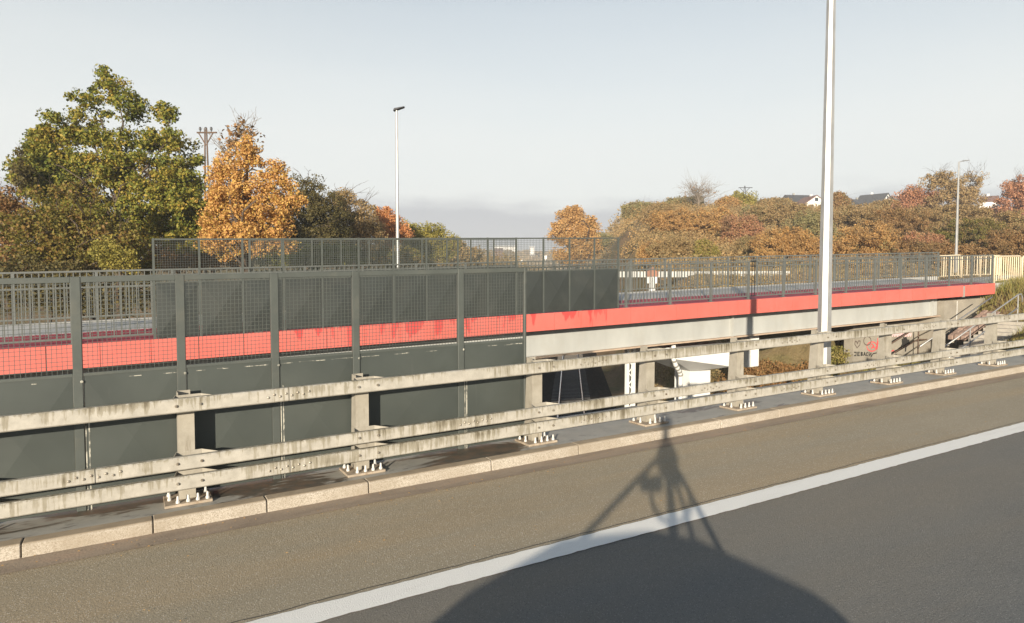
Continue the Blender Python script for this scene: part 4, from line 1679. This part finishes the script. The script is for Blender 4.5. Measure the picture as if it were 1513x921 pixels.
def tree(name, label, cat, px, z, lobes, pal, clumps=120, per=60, leaf=None, crad=None, base_py=None, trunk_px=None,
         seed=1, trunk_r=None, bark='bark', group=None, twigs=40, bare=0, flat=0.75, shell=0.45, gz=None, bare_low=False):
    rng = np.random.default_rng(seed)
    x, y = W(trunk_px if trunk_px is not None else px, z)
    if gz is None:
        gz = h1(x, y) - 0.15
    root = thing(name, label, cat, (x, y, gz), group=group)
    sc = z / F_PX
    right = np.array([ST, -CT, 0.])
    fwd = np.array([CT, ST, 0.])
    org = np.array([x, y, gz])
    cs, rs, vol = [], [], []
    for lb in lobes:
        lx_, ly_, rx, ry = lb[:4]
        zz = z + (lb[4] if len(lb) > 4 else 0)
        wx, wy = W(lx_, zz)
        cs.append(np.array([wx, wy, HH(ly_, zz)]) - org)
        rs.append(np.array([rx * sc, max(rx, ry) * sc * 0.9, ry * sc]))
        vol.append(rx * rx * ry)
    vol = np.array(vol) ** 0.75
    pick = rng.choice(len(lobes), clumps, p=vol / vol.sum())
    d = rng.normal(size=(clumps, 3))
    d /= np.linalg.norm(d, axis=1, keepdims=True)
    q = d * (rng.random(clumps) ** shell)[:, None]
    cen = np.empty((clumps, 3))
    for i in range(clumps):
        r_ = rs[pick[i]]
        cen[i] = cs[pick[i]] + right * q[i, 0] * r_[0] + fwd * q[i, 1] * r_[1] + np.array([0, 0, 1.]) * q[i, 2] * r_[2]
    cen[:, 2] = np.maximum(cen[:, 2], 0.15)
    leaf = leaf or max(0.07, 0.0026 * z)
    crad = crad or max(0.4, 0.013 * z)
    rad = crad * (0.6 + 0.8 * rng.random(clumps))
    V, Q_ = leaf_cloud(cen, rad, per, leaf, rng, flat)
    V[:, 2] = np.maximum(V[:, 2], 0.0)
    co = bpy.data.objects.new('crown', np_mesh('crown', V, Q_, LM[pal]))
    col.objects.link(co)
    co.parent = root
    # trunk and limbs
    cc = np.mean(cs, 0)
    top = max(c[2] + r_[2] * 0.6 for c, r_ in zip(cs, rs))
    tr_ = trunk_r or 0.02 * top + 0.03
    tp = np.array([[0, 0, 0], [0.02 * top, 0, top * .2], [cc[0] * .35, cc[1] * .35, top * .45], [cc[0] * .6, cc[1] * .6, top * .64], [cc[0] * .75 + .02 * top, cc[1] * .75, top * .8]])
    paths = [(tp, np.array([1.25, 1, .7, .34, .06]) * tr_)]
    for c in cs:
        s0 = np.array([np.interp(min(c[2], top) * .62, tp[:, 2], tp[:, i]) for i in range(3)])
        paths.append((bend(s0, c, rng, 5, 0.2), np.linspace(.36, .12, 5) * tr_))
    order = rng.permutation(clumps)[:twigs]
    for i in order:
        c = cs[pick[i]]
        paths.append((bend(c + (cen[i] - c) * 0.05, cen[i], rng, 4, .12, .05), np.linspace(.16, .05, 4) * tr_))
    if bare:
        for k in range(bare):
            li = rng.integers(len(cs))
            s0 = cs[li] + np.array([0, 0, rs[li][2] * .2])
            e = s0 + right * rng.normal() * rs[li][0] * .55 + fwd * rng.normal() * rs[li][0] * .5 + np.array([0, 0, rs[li][2] * rng.uniform(.75, 1.25)])
            if bare_low:
                f_ = rng.uniform(.3, .75)
                s0 = np.array([np.interp(f_ * top, tp[:, 2], tp[:, q_]) for q_ in range(3)])
                e = cs[li] + right * rng.normal() * rs[li][0] * .6 + fwd * rng.normal() * rs[li][0] * .5 + np.array([0, 0, rs[li][2] * rng.uniform(-.2, 1.1)])
            pth = bend(s0, e, rng, 5, .1, .0)
            paths.append((pth, np.linspace(.14, .035, 5) * tr_))
            for m in range(4):
                b0 = pth[rng.integers(2, 5)]
                e2 = b0 + (e - s0) * rng.uniform(.15, .3) + rng.normal(size=3) * np.linalg.norm(e - s0) * .13
                paths.append((np.stack([b0, (b0 + e2) / 2 + rng.normal(size=3) * .02, e2]), np.array([.05, .04, .025]) * tr_))
    V, Q_ = np_tubes(paths, 5)
    to = bpy.data.objects.new('trunk', np_mesh('trunk', V, Q_, M[bark], True))
    col.objects.link(to)
    to.parent = root
    return root


# left: the big maple and what stands round it
tree('maple_tree', 'tall maple with green and yellowing leaves at the left', 'tree', 180, 33,
     [(170, 128, 20, 24), (140, 160, 30, 26), (210, 160, 30, 24), (240, 172, 20, 14), (108, 190, 38, 24), (160, 205, 26, 18), (80, 205, 22, 26), (90, 232, 34, 24),
      (205, 218, 38, 20), (255, 212, 36, 18), (225, 258, 60, 34), (270, 262, 36, 44), (150, 262, 60, 36), (90, 275, 46, 40), (245, 310, 62, 48), (288, 300, 28, 54), (150, 330, 80, 44), (60, 265, 34, 36), (70, 240, 26, 30), (270, 345, 44, 30), (60, 215, 16, 20)],
     'maple', clumps=740, per=120, leaf=0.078, crad=0.43, seed=4, twigs=260, trunk_r=0.14, shell=0.38)
tree('hawthorn_bush', 'large olive brown hawthorn bush filling the left below the maple', 'bush', 130, 27.5,
     [(90, 320, 50, 44), (140, 345, 58, 40), (60, 350, 50, 44), (180, 360, 40, 34), (110, 380, 66, 28), (205, 385, 28, 24), (120, 290, 26, 22)], 'olive', clumps=330, per=80, leaf=0.062, crad=0.36, seed=9, twigs=130, bare=14)
tree('hawthorn_bush', 'reddish brown bush at the far left edge of the picture', 'bush', 10, 29,
     [(0, 310, 34, 44), (30, 345, 34, 46), (-30, 330, 40, 60), (20, 380, 46, 24)], 'russet', clumps=200, per=80, leaf=0.062, crad=0.38, seed=12, twigs=70, bare=8)
tree('sapling', 'small dark sapling with thin top sticking up left of the maple', 'tree', 38, 31, [(38, 238, 9, 18), (42, 262, 14, 22)], 'darkbrown', clumps=26, per=40, leaf=0.07, crad=0.28, seed=14, twigs=12, bare=6, trunk_r=0.07)
tree('broom_bush', 'yellow olive rounded bush just above the fence at the left', 'bush', 175, 25.5, [(160, 372, 22, 22), (185, 385, 20, 18)], 'yellowgreen', clumps=60, per=70, leaf=0.05, crad=0.3, seed=17)
tree('orange_maple', 'bright orange and golden maple right of the green maple', 'tree', 362, 30,
     [(372, 226, 18, 24), (345, 250, 30, 24), (395, 258, 26, 24), (362, 285, 46, 30), (415, 285, 26, 22), (335, 300, 28, 28), (375, 320, 48, 26), (350, 345, 46, 22), (430, 292, 12, 14), (325, 275, 14, 16), (410, 245, 10, 10), (385, 345, 48, 22), (318, 335, 24, 28), (440, 300, 12, 10), (345, 365, 50, 18), (400, 365, 36, 16), (322, 300, 18, 22), (418, 310, 26, 20), (330, 255, 16, 16)],
     'orange', clumps=470, per=85, leaf=0.058, crad=0.33, seed=21, twigs=90, bare=0, trunk_r=0.22)
tree('bare_top_tree', 'nearly leafless thin tree top above the orange maple', 'tree', 358, 31.5, [(362, 208, 26, 26), (340, 235, 26, 24)], 'russet', clumps=26, per=22, leaf=0.09, crad=0.5, seed=25, twigs=26, bare=26, trunk_r=0.15, bark='bark_pale')
tree('dark_thicket_tree', 'dark olive brown tree right of the orange maple, taller of two', 'tree', 462, 44,
     [(455, 280, 24, 20), (470, 305, 40, 30), (440, 330, 40, 30), (490, 335, 40, 26), (460, 360, 50, 24)], 'darkbrown', clumps=300, per=110, leaf=0.065, crad=0.45, seed=28, twigs=80, bare=10)
tree('dark_thicket_tree', 'brown twiggy tree between the dark tree and small red maple', 'tree', 520, 47,
     [(505, 300, 24, 20), (528, 322, 30, 26), (510, 345, 40, 24), (545, 345, 26, 22)], 'scrub', clumps=230, per=100, leaf=0.065, crad=0.45, seed=31, twigs=70, bare=22)
tree('small_red_maple', 'small bright red orange maple just left of the slim street lamp', 'tree', 572, 52, [(568, 322, 15, 14), (578, 335, 22, 16), (596, 345, 12, 10), (570, 352, 20, 12)], 'redorange', clumps=130, per=90, leaf=0.085, crad=0.45, seed=34)
tree('willow_bush', 'yellow green bushy willow right of the slim street lamp', 'bush', 622, 58, [(610, 345, 24, 18), (636, 350, 26, 20), (620, 372, 36, 24), (655, 365, 24, 20)], 'yellowgreen', clumps=230, per=100, leaf=0.08, crad=0.5, seed=37)
tree('willow_bush', 'dull green low willow at the end of the left tree row', 'bush', 672, 75, [(668, 366, 18, 14), (690, 378, 24, 14), (655, 385, 30, 14)], 'scrub', clumps=110, per=60, leaf=0.15, crad=0.7, seed=38)
tree('hedge_bush', 'low dark green bush behind mesh left of the slim street lamp', 'bush', 430, 38, [(400, 372, 40, 22), (450, 378, 46, 20), (500, 380, 40, 18)], 'green', clumps=170, per=70, leaf=0.075, crad=0.45, seed=41)
tree('hedge_bush', 'brown and rust hedge bush behind mesh under the orange maple', 'bush', 320, 36, [(290, 375, 36, 24), (335, 378, 40, 24), (250, 385, 30, 24)], 'russet', clumps=170, per=70, leaf=0.075, crad=0.45, seed=44)
tree('hedge_bush', 'olive bush behind mesh under the small red maple', 'bush', 560, 50, [(545, 378, 40, 16), (590, 382, 36, 14)], 'olive', clumps=120, per=60, leaf=0.1, crad=0.5, seed=45)
tree('hedge_bush', 'dark brown undergrowth between the trunks of the green and orange maples', 'bush', 300, 46, [(220, 360, 60, 30), (300, 355, 60, 34), (390, 360, 60, 30), (470, 365, 60, 26)], 'darkbrown', clumps=260, per=60, leaf=0.1, crad=0.6, seed=47)
# behind the fence at the far left, seen through the bars
tree('hedge_bush', 'dark shrubs behind the footbridge railing at the left edge', 'bush', 60, 26, [(20, 420, 60, 40), (100, 425, 60, 40), (180, 430, 60, 40)], 'darkbrown', clumps=260, per=60, leaf=0.06, crad=0.35, seed=46)
# the right side of the valley
tree('autumn_oak', 'rounded tan orange tree standing alone at the foot of the hill', 'tree', 852, 105,
     [(845, 322, 20, 16), (868, 335, 16, 18), (830, 345, 18, 20), (858, 355, 26, 20), (845, 378, 30, 16), (876, 365, 14, 18)], 'gold', clumps=280, per=110, leaf=0.15, crad=0.85, seed=50, trunk_r=0.3)
tree('bare_tree', 'leafless grey tree standing up on the hill skyline', 'tree', 1030, 112, [(1030, 280, 18, 18), (1016, 290, 14, 16), (1045, 290, 13, 15)], 'russet', clumps=30, per=16, leaf=0.1, crad=1.0, seed=53, twigs=6, bare=130, bare_low=True, trunk_r=0.2, bark='bark_pale')
tree('yellow_birch', 'yellowish tree below the distant power pole on the skyline', 'tree', 1097, 115, [(1095, 295, 18, 13), (1098, 310, 24, 16)], 'yellowgreen', clumps=110, per=110, leaf=0.14, crad=0.8, seed=56)
tree('rusty_tree', 'tall brown tree on the skyline behind the thin street lamp', 'tree', 1392, 105, [(1385, 268, 24, 16), (1400, 290, 34, 24), (1432, 275, 18, 22), (1425, 300, 26, 20)], 'scrub', clumps=190, per=80, leaf=0.13, crad=0.8, seed=59, bare=60)
tree('rusty_tree', 'reddish orange tree on the skyline left of the thin street lamp', 'tree', 1350, 108, [(1345, 290, 20, 14), (1362, 300, 24, 18), (1335, 308, 20, 12)], 'redbush', clumps=150, per=100, leaf=0.13, crad=0.8, seed=61, bare=14)
tree('rusty_tree', 'rusty orange tree at the right edge of the skyline', 'tree', 1500, 100, [(1495, 285, 28, 22), (1530, 285, 40, 28), (1510, 310, 44, 24)], 'redbush', clumps=230, per=100, leaf=0.13, crad=0.85, seed=64, bare=14)
bushes = [
    ('greygreen', 948, 112, 311, 20, 11, 'grey green bush on the hill skyline above the bare slope'),
    ('scrub', 975, 100, 318, 28, 16, 'dull brown bush at the left end of the hilltop'),
    ('greygreen', 884, 140, 356, 20, 11, 'olive bush low behind the lone tan tree at the foot of the hill'),
    ('gold', 1005, 84, 330, 44, 20, 'golden brown spreading bush in the middle of the hillside'),
    ('gold', 1062, 82, 332, 34, 22, 'russet bush below the leafless grey tree'),
    ('gold', 966, 62, 374, 24, 16, 'orange brown bush low on the slope left of the cabinet'),
    ('scrub', 1000, 60, 372, 34, 20, 'brown bush low on the slope above the cabinet'),
    ('yellowgreen', 1044, 58, 374, 16, 16, 'small yellow green bush low on the hillside'),
    ('redbush', 1095, 74, 345, 28, 22, 'mauve brown twiggy bush on the hillside'),
    ('greygreen', 1120, 95, 325, 34, 20, 'pale olive bush high on the hillside'),
    ('scrub', 1105, 60, 370, 22, 18, 'dark brown bush right of the small yellow green bush'),
    ('gold', 1150, 55, 362, 42, 24, 'orange bush just left of the tall lamp pole'),
    ('scrub', 1160, 92, 322, 44, 20, 'rust brown bush below the hilltop houses'),
    ('greygreen', 1195, 75, 338, 40, 26, 'olive brown bush behind the tall lamp pole'),
    ('gold', 1210, 56, 372, 40, 18, 'yellow orange bush behind the foot of the tall lamp pole'),
    ('gold', 1275, 57, 356, 46, 28, 'large golden bush right of the tall lamp pole'),
    ('scrub', 1262, 90, 322, 44, 20, 'light brown bush under the white gabled house'),
    ('russet', 1325, 72, 340, 42, 30, 'dark russet bush in the middle of the right hillside'),
    ('redbush', 1370, 58, 362, 26, 16, 'crimson tinted bush left of the thin street lamp'),
    ('russet', 1340, 56, 372, 40, 16, 'brown low bush at the right above the railing end'),
    ('scrub', 1400, 80, 330, 50, 26, 'brown bush behind the thin street lamp'),
    ('olive', 1440, 60, 352, 46, 30, 'olive brown bush right of the thin street lamp'),
    ('scrub', 1480, 66, 340, 44, 28, 'tall brown bush near the right edge'),
    ('russet', 1510, 52, 362, 44, 24, 'dark russet bush above the yellow barrier'),
    ('russet', 1420, 52, 378, 44, 16, 'low russet bush behind the barriers across the path'),
    ('scrub', 1140, 112, 303, 20, 8, 'small brown skyline bush in front of the left hilltop roofs'),
    ('russet', 1235, 112, 300, 16, 12, 'thin rusty skyline bush just right of the tall lamp pole'),
    ('greygreen', 1005, 118, 304, 22, 9, 'low olive skyline bush left of the leafless grey tree'),
    ('gold', 1072, 112, 306, 14, 11, 'small golden skyline bush right of the leafless grey tree'),
    ('scrub', 1310, 110, 308, 22, 10, 'brown skyline bush right of the white gabled house'),
    ('yellowgreen', 1500, 46, 395, 30, 14, 'yellow green grass bush behind the front yellow barrier'),
]
for i, (pal, px, z, py, rx, ry, lab) in enumerate(bushes):
    rr = random.Random(100 + i)
    lobes = [(px, py, rx, ry)]
    for k in range(7):
        lobes.append((px + rr.uniform(-.95, .95) * rx, py + rr.uniform(-.7, .8) * ry, rx * rr.uniform(.25, .55), ry * rr.uniform(.4, .8), rr.uniform(-2, 2)))
    tree('hillside_bush', lab, 'bush', px, z, lobes, 'hill_' + pal, clumps=420, per=75, leaf=0.0012 * z, crad=0.006 * z, seed=200 + i, twigs=80, bare=42, shell=0.5,
         group='bushes on the right hillside', trunk_r=0.07)

# low scrub that covers the right hillside and the valley sides as one mass
rng = np.random.default_rng(77)
cand = 9000
pxs = rng.uniform(860, 1640, cand)
zs = rng.uniform(50, 150, cand)
u = (pxs - CX) / F_PX
sx, sy = zs * (CT + ST * u), zs * (ST - CT * u)
tt = RD[1] * sx - RD[0] * sy
bare_slope = (np.abs(pxs - (912 + (zs - 80) * 0.25)) < 24) & (rng.random(cand) < 0.5)
keep = (tt > 7) & ~bare_slope & (rng.random(cand) < np.interp(pxs, [860, 900, 960, 1000], [.25, .3, .8, 1]))
sx, sy, zs_ = sx[keep], sy[keep], zs[keep]
sz_ = hgt(sx, sy) + rng.uniform(0.1, 1.0, len(sx)) * zs_ / 90
V, Q_ = leaf_cloud(np.stack([sx, sy, sz_], 1), rng.uniform(0.6, 1.3, len(sx)) * zs_ / 80, 50, 0.11, rng, 0.8)
V[:, 2] = np.maximum(V[:, 2], hgt(V[:, 0], V[:, 1]))
LM['mass'] = leaf_mat('leaf_mass', PAL['greygreen'][:2] + PAL['scrub'] + PAL['gold'][:2] + PAL['greygreen'][1:3], 0.12, 0.3, 0.4, True)
o = bpy.data.objects.new('hillside_scrub', np_mesh('hillside_scrub', V, Q_, LM['mass']))
col.objects.link(o)
tag(o, 'brown autumn scrub covering the hillside right of the valley', 'scrub', kind='stuff')
cand = 7000
pxs = rng.uniform(840, 1560, cand)
zs = rng.uniform(30, 52, cand)
u = (pxs - CX) / F_PX
sx, sy = zs * (CT + ST * u), zs * (ST - CT * u)
tt = RD[1] * sx - RD[0] * sy
keep = (tt > 4.6) & (sy > 21.6) & (np.abs(zs - 45) > 1.6)
sx, sy = sx[keep], sy[keep]
V, Q_ = leaf_cloud(np.stack([sx, sy, hgt(sx, sy) + 0.12], 1), rng.uniform(0.2, 0.5, len(sx)), 34, 0.06, rng, 0.6, 0.3)
LM['dry'] = leaf_mat('leaf_dry', [(0.3, 0.2, 0.1), (0.38, 0.26, 0.14), (0.3, 0.24, 0.1), (0.44, 0.31, 0.17)], 0.3, 0.3, 0.5, True)
o = bpy.data.objects.new('dry_grass', np_mesh('dry_grass', V, Q_, LM['dry']))
col.objects.link(o)
tag(o, 'dry straw grass on the bank just beyond the footbridge', 'grass', kind='stuff')
# the wood on the far valley sides
cand = 2600
pxs = rng.uniform(560, 930, cand)
zs = rng.uniform(130, 900, cand) ** 1.0
u = (pxs - CX) / F_PX
sx, sy = zs * (CT + ST * u), zs * (ST - CT * u)
tt = RD[1] * sx - RD[0] * sy
keep = (np.abs(tt) > 9)
sx, sy, zs_ = sx[keep], sy[keep], zs[keep]
sz_ = hgt(sx, sy) + rng.uniform(0.0, 1.0, len(sx)) * 4
V, Q_ = leaf_cloud(np.stack([sx, sy, sz_], 1), 2.0 + zs_ / 260, 70, zs_ * 0.0019, rng, 0.8)
o = bpy.data.objects.new('far_wood', np_mesh('far_wood', V, Q_, LM['scrub']))
col.objects.link(o)
tag(o, 'far autumn wood in the valley beyond the mesh screen', 'wood', kind='stuff')

# planting under the footbridge, seen between the rails
tree('slope_shrub', 'orange brown shrubs on the slope under the footbridge beside the pier', 'bush', 1150, 29.0,
     [(1135, 548, 26, 12), (1165, 550, 26, 12), (1190, 548, 22, 12), (1105, 560, 24, 12), (1145, 566, 30, 12), (1185, 566, 26, 12), (1075, 572, 20, 12)], 'russet', clumps=260, per=70, leaf=0.05, crad=0.28, seed=301)
tree('slope_shrub', 'dark bush added as the shade under the footbridge, behind the orange shrubs', 'bush', 1160, 31.5, [(1130, 525, 26, 14), (1170, 522, 28, 14), (1205, 520, 22, 14), (1090, 535, 22, 12)], 'darkbrown', clumps=150, per=70, leaf=0.05, crad=0.3, seed=302)  # added dark bush fills the place of shade under the deck
tree('slope_shrub', 'green bush at the dark opening left of the graffiti wall', 'bush', 1238, 27.5, [(1238, 528, 12, 20), (1232, 548, 16, 14)], 'grass', clumps=90, per=60, leaf=0.045, crad=0.22, seed=303, gz=-4)
tree('slope_shrub', 'small yellow green shrub in the shade beside the pier', 'bush', 978, 38, [(975, 568, 12, 6), (990, 576, 14, 6), (968, 580, 10, 5)], 'yellowgreen', clumps=60, per=50, leaf=0.06, crad=0.3, seed=305, gz=-5.6)

# grass on the bank at the right
rng = np.random.default_rng(5)
k = 34000
gx_ = rng.uniform(23.5, 46, k)
gy_ = rng.uniform(8.9, 16.3, k)
ok = ~((gx_ > 25.8) & (gx_ < 31.9) & (gy_ > 13.3) & (gy_ < 15.5))
gx_, gy_ = gx_[ok], gy_[ok]
k = len(gx_)
gz_ = hgt(gx_, gy_)
hh_ = rng.uniform(0.15, 0.5, k)
an = rng.uniform(0, 6.283, k)
wv = np.stack([np.cos(an), np.sin(an), np.zeros(k)], 1) * 0.014
ln_ = np.stack([rng.normal(0, .12, k), rng.normal(0, .12, k), hh_], 1)
p0 = np.stack([gx_, gy_, gz_ - 0.02], 1)
V = np.stack([p0 - wv, p0 + wv, p0 + ln_ * .6 + wv * .6, p0 + ln_], 1).reshape(-1, 3)
o = bpy.data.objects.new('bank_grass', np_mesh('bank_grass', V, np.arange(k * 4).reshape(-1, 4), LM['grass']))
col.objects.link(o)
tag(o, 'rough green and straw grass on the bank beside the steps', 'grass', kind='stuff')

# fallen leaves and grit on the shoulder and walkway
k = 1400
gx_ = rng.uniform(-6, 22, k)
gy_ = np.where(rng.random(k) < 0.6, K0 - np.abs(rng.normal(0, 0.25, k)), rng.uniform(5.1, 7.0, k))
an = rng.uniform(0, 6.283, k)
s_ = rng.uniform(0.003, 0.013, k)
hb_ = 0.016
ax = np.stack([np.cos(an), np.sin(an), np.zeros(k)], 1) * s_[:, None]
bx2 = np.stack([-np.sin(an), np.cos(an), np.full(k, .5)], 1) * s_[:, None] * .7
p0 = np.stack([gx_, np.minimum(gy_, K0 - .01), G * gx_ + hb_], 1)
V = np.stack([p0 - ax, p0 - bx2 * .2, p0 + ax, p0 + bx2], 1).reshape(-1, 3)
o = bpy.data.objects.new('fallen_leaves', np_mesh('fallen_leaves', V, np.arange(k * 4).reshape(-1, 4), LM['gold']))
col.objects.link(o)
tag(o, 'tiny fallen leaves and grit scattered along the kerb', 'leaves', kind='stuff')

# ------------------------------------------------------------------ the survey car that carries the camera; its shadow lies on the road
M['car'] = paint('car_paint', (0.35, 0.36, 0.37), 0.3, 0.05, 2, spec=0.6)
M['tyre'] = paint('tyre', (0.03, 0.03, 0.03), 0.8, 0.2, 6)
car = thing('survey_car', 'hatchback with a camera mast on its roof, seen only as shadow on the road', 'car', (0.2, -0.1, 0.2 * G))
b = MB()
hw_ = 0.86
b.prism_y([(-2.0, 0.28), (2.0, 0.28), (2.0, 0.36), (1.9, 0.5), (1.3, 0.64), (-2.1, 0.86), (-2.2, 0.75), (-2.2, 0.45)], -hw_, hw_)
body = b.build('body', M['car'], car, G, bevel=0.06)
b = MB()
b.prism_y([(-2.12, 0.86), (1.38, 0.66), (0.85, 1.12), (0.2, 1.26), (-0.8, 1.34), (-1.55, 1.2), (-1.95, 1.02)], -0.64, 0.64)
b.build('greenhouse', M['car'], car, G, bevel=0.08)
for sg in (-1, 1):
    for wx0, wx1, wt0, wt1 in ((-1.45, -0.45, -1.2, -0.45), (-0.35, 0.85, -0.35, 0.3)):
        b = MB()
        yb, yt = sg * 0.648, sg * 0.646
        b.quad((wx0, yb, 0.9), (wx1, yb, 0.9), (wt1, yt, 1.18), (wt0, yt, 1.18))
        b.build('window', M['glass'], car, G)
for wx_ in (-1.3, 1.3):
    for sg in (-1, 1):
        b = MB()
        b.tube([(0, -0.1, 0), (0, 0.1, 0)], 0.31, 20)
        wh = b.build('wheel', M['tyre'], car, loc=(wx_, sg * 0.79, 0.31 + G * wx_))
        b = MB()
        b.tube([(0, -0.105, 0), (0, 0.105, 0)], 0.19, 14)
        b.build('rim', M['galv'], wh)
mast = empty('camera_mast', (0, 0, 0), parent=car)
for dx, dy in ((-1.3, 0.3), (0.8, 0.3), (-0.1, -0.5)):
    b = MB()
    b.tube([(dx, dy, 1.1), (0, 0, 2.02)], 0.028, 6)
    b.build('mast_leg', M['dark'], mast)
b = MB()
b.tube([(0, 0, 1.2), (0, 0, 2.3)], 0.045, 8)
b.build('mast_pole', M['dark'], mast)
b = MB()
sd = Vector((SUN_DIR.x, SUN_DIR.y, 0)).normalized()
sr = Vector((sd.y, -sd.x, 0))
b.tube([tuple(sr * (0.2 * math.cos(a * math.pi / 10)) + Vector((0, 0, 1.6 + 0.17 * math.sin(a * math.pi / 10)))) for a in range(21)], 0.022, 6)
b.build('cable_ring', M['dark'], mast)
b = MB()
b.lathe([(0.05, 1.78), (0.12, 1.8), (0.14, 1.95), (0.1, 2.05), (0.05, 2.15)], 12)
b.build('sensor_unit', M['dark'], mast)
for dx, dz in ((-0.3, 1.72), (-0.14, 1.7), (0.14, 1.72)):
    b = MB()
    b.lathe([(0.02, -0.07), (0.06, -0.05), (0.07, 0), (0.06, 0.05), (0.02, 0.07)], 10, (dx, 0.05, dz))
    b.build('sensor', M['dark'], mast)
b = MB()
b.lathe([(0.03, -0.1), (0.085, -0.075), (0.11, 0), (0.085, 0.075), (0.03, 0.1)], 14, (0, 0, 2.38))
b.build('camera_head', M['dark'], mast, smooth=True)

# ------------------------------------------------------------------ thin autumn haze
hzm = bpy.data.materials.new('haze_air')
hzm.use_nodes = True
hn = hzm.node_tree
for n_ in list(hn.nodes):
    hn.nodes.remove(n_)
ho = hn.nodes.new('ShaderNodeOutputMaterial')
hv = hn.nodes.new('ShaderNodeVolumePrincipled')
hv.inputs['Color'].default_value = (0.9, 0.93, 0.97, 1)
hv.inputs['Density'].default_value = 0.0008
hn.links.new(hv.outputs[0], ho.inputs['Volume'])
b = MB()
b.box(-3400, 3400, -3400, 3400, -12, 70)
tag(b.build('haze', hzm), 'thin pale autumn haze filling the valley', 'haze', kind='stuff')
